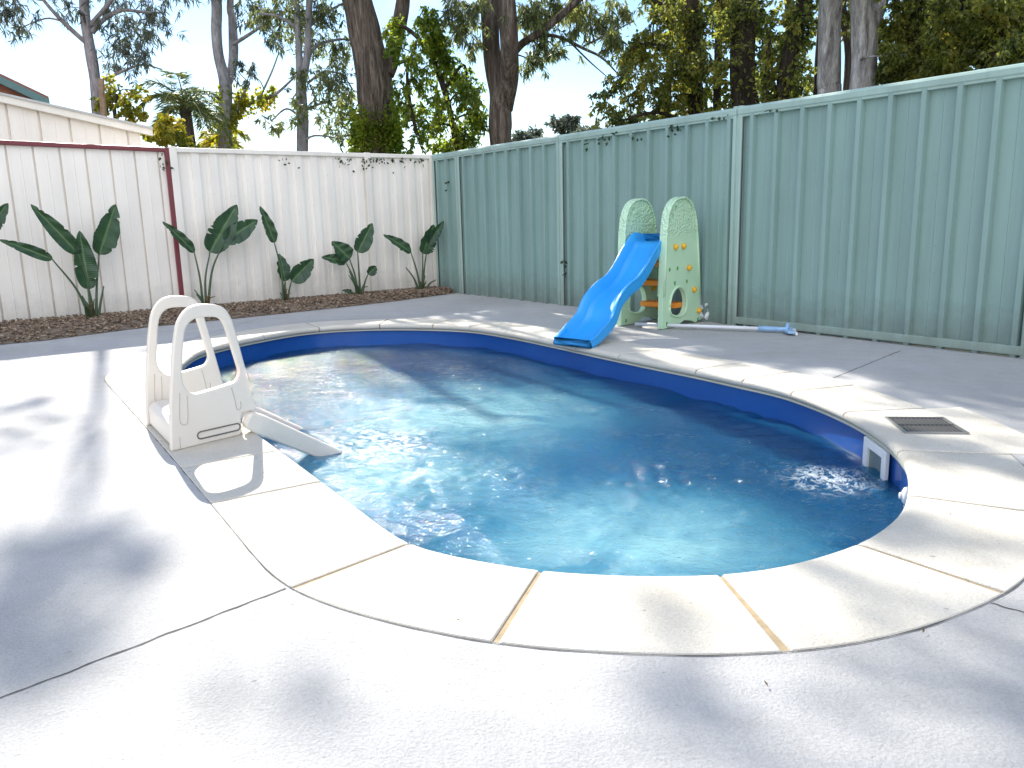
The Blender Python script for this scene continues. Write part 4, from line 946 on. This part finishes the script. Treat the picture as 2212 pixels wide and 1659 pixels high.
ivy(r_, ap, 1.7, 3.4, 900, LF_YEL, 4, .09)
# T3
tree('gum_tree', 'straight grey gum with grey green hanging foliage, left of the thick brown trunk', 15,
     [[(655, 340, 12), (654, 250, 12), (650, 180, 11), (645, 120, 7), (642, 60, 6.5), (640, 0, 6), (630, -200, 5), (620, -500, 3)], [(652, 185, 8), (662, 120, 7.5), (665, 50, 7), (672, -40, 6), (690, -300, 4)],
      [(664, 120, 4), (690, 95, 3.5), (735, 85, 2.5), (760, 88, 1.5)], [(664, 60, 4), (700, 30, 3), (745, 5, 2)], [(640, 60, 4), (600, 35, 3), (560, 30, 2)], [(655, 240, 3), (690, 225, 2.6), (730, 215, 2)], [(664, 180, 3), (700, 155, 2.6), (740, 160, 1.8)], [(656, 260, 2.5), (620, 235, 2), (585, 262, 1.5)]],
     [(600, 40, 45, 40, 600), (640, 40, 50, 50, 800), (705, 30, 50, 35, 800), (730, 100, 40, 40, 800), (715, 165, 45, 40, 900), (745, 215, 35, 45, 700), (725, 265, 40, 35, 500), (690, 225, 30, 28, 320), (640, 215, 24, 40, 300), (655, 160, 20, 30, 220), (596, 262, 38, 20, 320),
      (665, 90, 40, 40, 450), (740, 300, 30, 25, 200), (560, 15, 40, 28, 350), (650, -70, 130, 60, 1500), (700, -200, 150, 90, 1500)], BK_GREY, LF_GUM, (.13, .03), .6, 'trees behind the white fence', seed=25, dyn=.75)
# T4 thick brown trunk
r_, ap = tree('gum_tree', 'thick brown rough-barked trunk wrapped low down in bright ivy', 14,
     [[(812, 345, 36), (815, 270, 35), (812, 190, 38), (800, 120, 35), (785, 50, 32), (772, -10, 30), (742, -130, 27), (690, -270, 22), (655, -400, 19), (620, -800, 12)], [(836, 160, 15), (848, 130, 14), (858, 80, 15), (866, 20, 15), (872, -50, 13), (890, -300, 9)], [(850, 140, 5), (880, 130, 3)]],
     [(760, -100, 120, 60, 900), (880, -150, 120, 70, 900), (800, -300, 170, 100, 1400)], BK_BROWN, LF_GUM, (.14, .026), .8, 'trees behind the white fence', seed=27,
     extra=crowns([(620, 1560, 10.3, .12, .06), (1560, 1520, 10.2, .12, .05), (1660, 1630, 10.4, .14, .07), (1510, 1360, 10, .1, .05), (2100, 1190, 9.3, .26, .2), (2200, 1430, 9.8, .26, .16), (1980, 1190, 9.3, .16, .08), (1830, 1270, 9.6, .12, .04), (2160, 1030, 9, .2, .12), (2320, 1600, 10, .3, .2)]))
ivy(r_, ap, 1.5, 2.75, 3600, LF_VINE, 7, .075, 1.02)
# vine draped small tree between the thick trunks
tree('vine_draped_tree', 'bright green vine-draped tree hanging between the two thick trunks', 13.2,
     [[(985, 345, 6), (975, 260, 6), (955, 180, 6), (925, 110, 5), (890, 70, 4), (865, 55, 3)], [(960, 190, 4), (1000, 140, 3), (1010, 180, 2)], [(900, 290, 4), (885, 220, 3.5), (880, 150, 3), (900, 90, 2)]],
     [(855, 62, 24, 30, 700), (850, 100, 22, 24, 450), (925, 45, 26, 28, 800), (940, 85, 30, 30, 900), (960, 125, 30, 30, 900), (985, 165, 32, 30, 900), (1010, 200, 32, 35, 900), (1025, 250, 28, 45, 1000), (1000, 290, 40, 35, 1000), (960, 315, 35, 16, 600),
      (900, 120, 30, 40, 450), (905, 180, 35, 45, 500), (880, 230, 30, 40, 380), (860, 235, 22, 36, 300), (910, 260, 35, 45, 420), (950, 210, 30, 50, 450), (945, 270, 26, 40, 360), (900, 310, 35, 22, 160), (870, 190, 24, 28, 250)], BK_DARK, LF_VINE, (.085, .035), .7, 'trees behind the white fence', seed=29)
# T5 twin trunk
tree('gum_tree', 'twin-stemmed grey brown gum standing behind the fence corner', 13,
     [[(1082, 320, 24), (1082, 270, 25), (1078, 210, 23), (1066, 150, 18), (1062, 80, 18), (1058, 0, 19), (1050, -150, 16), (1030, -500, 10)], [(1088, 235, 20), (1098, 170, 19), (1100, 100, 19), (1096, 30, 18), (1097, -30, 17), (1120, -200, 14), (1160, -500, 8)],
      [(1104, 120, 9), (1130, 92, 8), (1170, 68, 7.5), (1205, 40, 7), (1250, 0, 6), (1330, -60, 4)], [(1150, 80, 4), (1200, 78, 3.4), (1260, 105, 3), (1300, 125, 2.4), (1335, 160, 1.4)], [(1230, 90, 2), (1270, 130, 1.6), (1310, 165, 1)], [(1260, 100, 2), (1310, 75, 1.6), (1370, 45, 1.2)]],
     [(1000, 15, 55, 30, 700), (990, 55, 35, 30, 350), (1020, 95, 20, 30, 160), (1150, 20, 40, 30, 600), (1190, 15, 60, 30, 600), (1165, 60, 35, 28, 380), (1150, 130, 28, 30, 300), (1200, 110, 30, 22, 240), (1290, 45, 40, 30, 520), (1320, 80, 26, 30, 420), (1250, 20, 55, 28, 500), (1340, 15, 35, 30, 400),
      (1240, 60, 30, 24, 200), (1170, 100, 26, 20, 160), (1060, -90, 140, 50, 900), (1230, -90, 140, 60, 1300)], BK_BROWN, LF_GUM, (.15, .027), .9, 'trees behind the white fence', seed=31,
     extra=crowns([(1620, 775, 6.4, .3, .5), (1660, 765, 6.6, .5, 1.2), (1770, 775, 6.8, .5, 1.2), (1900, 783, 7, .4, .8), (2010, 812, 7.2, .4, .7), (2130, 838, 7.4, .4, .7), (2210, 880, 7.4, .6, 1.2), (2120, 800, 7, .5, 1), (2220, 810, 7, .5, 1), (1700, 735, 6.2, .35, .6), (1800, 745, 6.5, .5, 1), (1950, 775, 6.8, .5, 1), (1000, 660, 5.5, .5, 1), (1100, 690, 5.8, .4, .8), (2160, 1000, 7.6, .3, .3), (2240, 850, 7.2, .4, .6)]))
# far small trees
for (x, y, w_, h_, Y_, sd_2, lab) in ((1225, 262, 32, 22, 30, 41, 'small distant rounded tree seen over the green fence, right of the twin trunk'), (1140, 292, 40, 16, 27, 43, 'low distant olive tree at the foot of the twin trunk'), (1275, 285, 30, 16, 26, 45, 'low pale distant bush left of the dark wood')):
    tree('distant_tree', lab, Y_, [[(x, y+60, 3), (x+2, y+20, 2.5), (x-2, y-5, 1.5)]], [(x-w_*.5, y+4, w_*.5, h_*.6, 420), (x+w_*.3, y-3, w_*.5, h_*.6, 480), (x, y+h_*.5, w_*.8, h_*.5, 420)], BK_DARK, LF_GUM2, (.22, .07), .3, 'distant trees', seed=sd_2)
# palm
def palm(px, py, Y, label, seed, R=95, n=17, leaf=LF_PALM):
    rr = random.Random(seed); C = aty(px, py, Y); r = empty('palm_tree', (C.x, C.y, 0)); tag(r, label, 'palm tree')
    g = MB(); g.tube([(C.x, C.y, -.1), (C.x+.05, C.y, C.z*.5), C], [.14, .11, .1], 10); g.build('trunk', BK_BROWN, r, True)
    gs = MB(); P = []; D = []
    for k in range(n):
        an = 2*math.pi*k/n+rr.uniform(-.2, .2); el = rr.uniform(.1, 1.25); L = R*Y/F_PX*rr.uniform(.75, 1.1); d = Vector((math.cos(an)*math.cos(el), math.sin(an)*math.cos(el), math.sin(el)))
        p = C.copy(); pl_ = [p.copy()]; m_ = 18
        for i in range(m_):
            d = (d+Vector((0, 0, -.085-.06*i/m_))).normalized(); p = p+d*(L/m_); pl_.append(p.copy())
            sdv = d.cross(up).normalized() if abs(d.z) < .98 else Vector((1, 0, 0))
            if i > 1:
                for s_ in (-1, 1):
                    for q in (0, .33, .66):
                        pp = p+d*(L/m_)*q; P.append(tuple(pp)); D.append(tuple(sdv*s_+d*.7+Vector((rr.gauss(0, .12), rr.gauss(0, .12), -.35+rr.gauss(0, .2)))))
        gs.tube(pl_, [.018*(1-.8*i/m_) for i in range(m_+1)], 4)
    gs.build('frond_stem', simple('frond_stem', (.25, .24, .08), .6), r, True)
    leaves_mesh('fronds', P, D, .3, .02, leaf, r, seed)
palm(400, 235, 15, 'feathery palm with arching fronds above the shed roof end', 3, 105, 20)
palm(478, 300, 18, 'smaller palm whose fronds arch either side of the forked gum', 5, 60, 12, LF_YEL)
# shrubs behind the shed end
def bush(px, py, Y, cl, leaf, label, seed, lw=(.07, .045), name='bush', droop=.3):
    return tree(name, label, Y, [[(px, py+40, 4), (px, py, 3), (px+3, py-20, 2)]], cl, BK_DARK, leaf, lw, droop, None, 'bush', seed)
bush(360, 290, 12.2, [(330, 295, 22, 18, 380), (365, 275, 32, 22, 800), (385, 300, 26, 18, 500), (350, 262, 20, 14, 300), (400, 310, 16, 12, 240)], LF_YEL, 'bright yellow green bush spilling past the shed end', 51)
bush(250, 225, 14.5, [(225, 225, 18, 24, 380), (250, 210, 22, 28, 480), (270, 235, 20, 20, 380), (240, 180, 12, 14, 120), (300, 200, 22, 16, 200), (290, 245, 26, 14, 260)], LF_YEL, 'sparse yellowing climber growing up beside the brown stake', 53)
s_p = aty(220, 250, 13.5); g = MB(); g.tube([(s_p.x, s_p.y, -.05), aty(220, 205, 13.5), aty(219, 170, 13.5)], [.05, .047, .045], 8); o = g.build('timber_stake', simple('weathered_wood', (.3, .2, .13), .9, .3, 20)); tag(o, 'plain brown timber stake poking up behind the shed roof', 'stake')

# dark wood behind the green fence
WG = 'trees of the dark wood behind the green fence'
r_, ap = tree('bushy_tree', 'vine-smothered tree forming the sunlit left edge of the dark wood', 11.5,
     [[(1500, 275, 16), (1502, 200, 15), (1500, 100, 14), (1495, 0, 13), (1490, -300, 10)], [(1498, 160, 5), (1460, 110, 4), (1400, 95, 3.5), (1360, 110, 3), (1345, 160, 2)], [(1500, 60, 5), (1450, 20, 4), (1410, 0, 3)]],
     [(1350, 130, 30, 28, 700), (1330, 180, 32, 30, 650), (1310, 225, 30, 30, 500), (1390, 110, 36, 34, 1100), (1400, 170, 40, 40, 1300), (1370, 220, 40, 34, 1000), (1340, 262, 50, 20, 800), (1440, 80, 36, 36, 1000), (1430, 30, 34, 34, 900), (1460, 140, 36, 40, 1300), (1450, 210, 44, 36, 1200), (1420, 250, 50, 22, 1000), (1500, 50, 44, 44, 1300), (1520, 130, 40, 44, 1300), (1510, 200, 44, 36, 1200), (1420, -10, 40, 24, 500), (1480, -70, 90, 50, 1800), (1500, 250, 40, 20, 700)], dyn=.6, 
     leaf_m=LF_WOOD, bark_m=BK_DARK,
     leafLW=(.075, .032), droop=.5, group=WG, seed=61)
ivy(r_, ap, 1.2, 6, 1500, LF_WOOD, 62, .08, 1.1)
for x_, Y_, r_, lean, lab in ((1548, 11.2, 8, 6, 'thin dark stem right of the vine-smothered tree'), (1762, 10.8, 7, 14, 'thin dark stem between the leaning trunk and the pale trunks'), (2022, 9.6, 12, -6, 'plain dark trunk between the dense bushy tree and the vine-hung tree'), (1442, 12.2, 6, 10, 'thin stem inside the sunlit left edge of the wood')):
    tree('wood_tree', lab, Y_, [[(x_, 260, r_), (x_+lean*.4, 130, r_), (x_+lean, 10, r_*.9), (x_+lean*2, -200, r_*.7)], [(x_+lean*.5, 90, r_*.4), (x_+lean+35, 40, r_*.3), (x_+lean+60, -20, r_*.2)]], [(x_+40, 0, 30, 24, 160), (x_-10, -60, 60, 30, 500)], BK_DARK, LF_WOOD, (.07, .03), .5, WG, seed=int(x_))
wood = [  # Y, trunk, clumps
 ('thick dark ivy-dark trunk between the sunlit edge and the leaning trunk', 10.6, [[(1610, 255, 28), (1608, 200, 27), (1606, 100, 26), (1608, 0, 25), (1600, -300, 18)], [(1606, 80, 6), (1570, 40, 5), (1550, -20, 4)]], [(1560, 60, 34, 44, 1000), (1560, 150, 30, 40, 900), (1640, 60, 34, 50, 1100), (1650, 140, 26, 40, 700), (1600, 20, 50, 40, 900), (1590, -80, 120, 60, 1900), (1650, 30, 40, 30, 700), (1560, 225, 30, 20, 400)], BK_DARK, 63),
 ('dark trunk leaning right, just left of the pale trunks', 10.0, [[(1690, 235, 17), (1697, 180, 17), (1712, 100, 16), (1728, 30, 16), (1738, -30, 15), (1770, -300, 10)], [(1655, 230, 6), (1658, 160, 5), (1662, 60, 4)]], [(1700, 40, 36, 40, 700), (1745, 60, 30, 50, 600), (1680, 150, 26, 40, 420), (1745, 150, 22, 40, 300), (1730, 205, 30, 16, 350), (1700, -60, 120, 50, 1700), (1670, 90, 26, 30, 400)], BK_DARK, 65),
 ('straight pale paperbark trunk, left one of the two', 9.4, [[(1785, 235, 23), (1785, 180, 23), (1790, 100, 22), (1792, 20, 23), (1794, -40, 22), (1800, -300, 16)]], [(1770, -80, 90, 40, 1000)], BK_PAPER, 67),
 ('pale paperbark trunk forking at the top of view, right one of the two', 9.0, [[(1858, 225, 27), (1862, 160, 26), (1868, 90, 26), (1866, 40, 22), (1860, -20, 19), (1840, -300, 13)], [(1870, 80, 17), (1890, 35, 17), (1905, -10, 16), (1960, -250, 11)]], [(1926, 120, 18, 36, 300), (1900, -90, 110, 40, 1300), (1915, 60, 22, 30, 350)], BK_PAPER, 69),
 ('dense dark bushy tree just right of the pale trunks', 8.9, [[(1985, 220, 12), (1980, 150, 11), (1975, 60, 11), (1985, -20, 10), (1990, -300, 7)], [(1960, 170, 4), (1920, 150, 3), (1905, 130, 2)]], [(1930, 150, 34, 34, 1200), (1960, 110, 40, 36, 1500), (1990, 150, 40, 30, 1300), (1940, 60, 34, 36, 1000), (1990, 50, 40, 40, 1400), (2020, 100, 34, 40, 1300), (1950, 10, 40, 30, 900), (1905, 165, 26, 22, 500), (1980, -70, 120, 50, 2000), (2040, 150, 30, 20, 700)], BK_DARK, 71),
 ('vine-hung tree with yellow green light in its leaves, near the right edge', 8.5, [[(2068, 210, 15), (2065, 120, 14), (2070, 30, 13), (2075, -60, 12), (2080, -300, 9)]], [(2050, 50, 34, 44, 1100), (2090, 90, 36, 40, 1300), (2060, 130, 34, 24, 900), (2100, 30, 36, 40, 1200), (2040, 5, 40, 24, 600), (2080, -60, 110, 40, 1700)], BK_DARK, 73),
 ('darkest tree at the right edge of view above the fence', 7.9, [[(2160, 190, 30), (2155, 100, 28), (2150, 20, 27), (2150, -60, 25), (2150, -300, 16)], [(2215, 190, 16), (2210, 60, 15), (2205, -80, 13)]], [(2140, 60, 40, 44, 1500), (2190, 50, 40, 44, 1500), (2170, 110, 44, 26, 1100), (2120, 110, 34, 30, 900), (2200, 10, 44, 30, 1000), (2150, 0, 50, 24, 900), (2170, -70, 130, 40, 1900), (2240, 80, 40, 40, 900)], BK_DARK, 75),
]
for lab, Y_, tr_, cl_, bk, sd_2 in wood:
    cl_ = [(a_, b_, c_*.8, d_*.85, int(e_*(.36 if sd_2 in (63, 65) else .52))) for a_, b_, c_, d_, e_ in cl_]
    r_, ap = tree('paperbark_tree' if bk is BK_PAPER else 'wood_tree', lab, Y_, tr_, cl_, bk, LF_WOOD, (.07, .03), .5, WG, seed=sd_2)
    if bk is BK_DARK: ivy(r_, ap, 1.2, 6, 1300, LF_WOOD, sd_2+1, .07, 1.1)
# second rank further back
for k in range(7):
    x = 1480+k*115; Y_ = 14+1.2*(k % 3); rr = random.Random(90+k)
    cl_ = [(x+rr.uniform(-60, 60), rr.uniform(-60, 215), 40, 34, 330) for _ in range(7)]
    tree('wood_tree', ['slender trunk deep in the wood, beyond %s' % q for q in ('the vine-smothered tree', 'the thick dark trunk', 'the leaning trunk', 'the pale trunks', 'the dense dark bushy tree', 'the vine-hung tree', 'the darkest tree at the right')][k], Y_,
         [[(x, 260, 9), (x+8, 120, 8), (x-6, 0, 8), (x, -200, 6)]], cl_, BK_DARK, LF_WOOD, (.1, .045), .4, WG, seed=90+k)

# ivy hanging over the fences
def sprigs(name, label, spots, N_, D_, seed, leaf=LF_IVY):
    r = random.Random(seed); P = []; D = []
    e_ = empty(name, (spots[0][0].x, spots[0][0].y, 0)); tag(e_, label, 'ivy')
    for (p, n, w_) in spots:
        P = []; D = []; seed += 1
        for _ in range(n):
            q = p+D_*r.gauss(0, w_)+N_*(.05+.02*r.random())+Vector((0, 0, -abs(r.gauss(0, .05)))); P.append(tuple(q)); D.append((r.gauss(0, .6)+N_.x*.4, r.gauss(0, .6)+N_.y*.4, -.7+r.gauss(0, .4)))
        leaves_mesh('sprig', P, D, .042, .036, leaf, e_, seed)
def onw(px, py): s_, z_ = onplane(px, py, CORNER, WD); return CORNER+WD*s_+up*z_
def ong(px, py): s_, z_ = onplane(px, py, CORNER, GD); return CORNER+GD*s_+up*z_
sprigs('ivy_vine', 'dark ivy sprigs hanging from the top rail of the white fence', [(onw(x, 341), n, w_) for x, n, w_ in ((610, 6, .03), (640, 2, .02), (728, 4, .03), (748, 9, .035), (775, 9, .04), (802, 18, .06), (824, 9, .04), (842, 6, .03), (866, 6, .03), (893, 14, .05))], WN, WD, 5)
sprigs('ivy_vine', 'few ivy leaves hanging below the green fence rail and at the post slots', [(ong(1318, 287), 9, .05), (ong(1340, 283), 3, .03), (ong(1275, 300), 4, .02), (ong(1468, 268), 10, .05), (ong(1385, 280), 6, .05), (ong(1575, 247), 4, .05), (ong(975, 390), 5, .02), (ong(1229, 560), 5, .02), (ong(1229, 580), 4, .02), (ong(1665, 232), 6, .06)], GN, GD, 6)
sprigs('ivy_vine', 'wispy ivy tendril beside the maroon post', [(onw(350, 335)+RN*.02, 6, .03), (onw(349, 350), 6, .03)], WN, WD, 8)
p_ = ong(1668, 225)+up*.03; sprigs('ivy_shoot', 'fresh green shoot standing on top of the green fence post', [(p_, 26, .05)], GN*-1, GD, 9, LF_YEL)

# fallen leaves on the paving
rr = random.Random(12)
for k, (x, y, wh) in enumerate(((1633, 752, 'on the shaded paving in front of the vacuum head'), (2082, 1246, 'on the coping at the lower right'), (990, 1340, 'on the sunlit coping at the front'), (1655, 1478, 'on the paving below the widest coping joint'), (150, 1410, 'on the shaded paving at lower left'), (2050, 1108, 'on the coping at the right edge'), (880, 648, 'on the far paving near the mulch'), (1995, 1363, 'on the outer joint of the front coping'))):
    p = at(x, y, .0045); g = MB(); an = rr.uniform(0, 6.28); d = Vector((math.cos(an), math.sin(an), 0)); s_ = Vector((-d.y, d.x, 0)); L = rr.uniform(.006, .011)
    g.add([p-d*L, p+s_*L*.3+up*.003, p+d*L+up*.004, p-s_*L*.3+up*.002], [(0, 1, 2, 3)]); o = g.build('fallen_leaf', simple('dry_leaf', (.12, .08, .04), .8)); tag(o, 'tiny dry leaf ' + wh, 'leaf', 'fallen leaves on the paving')
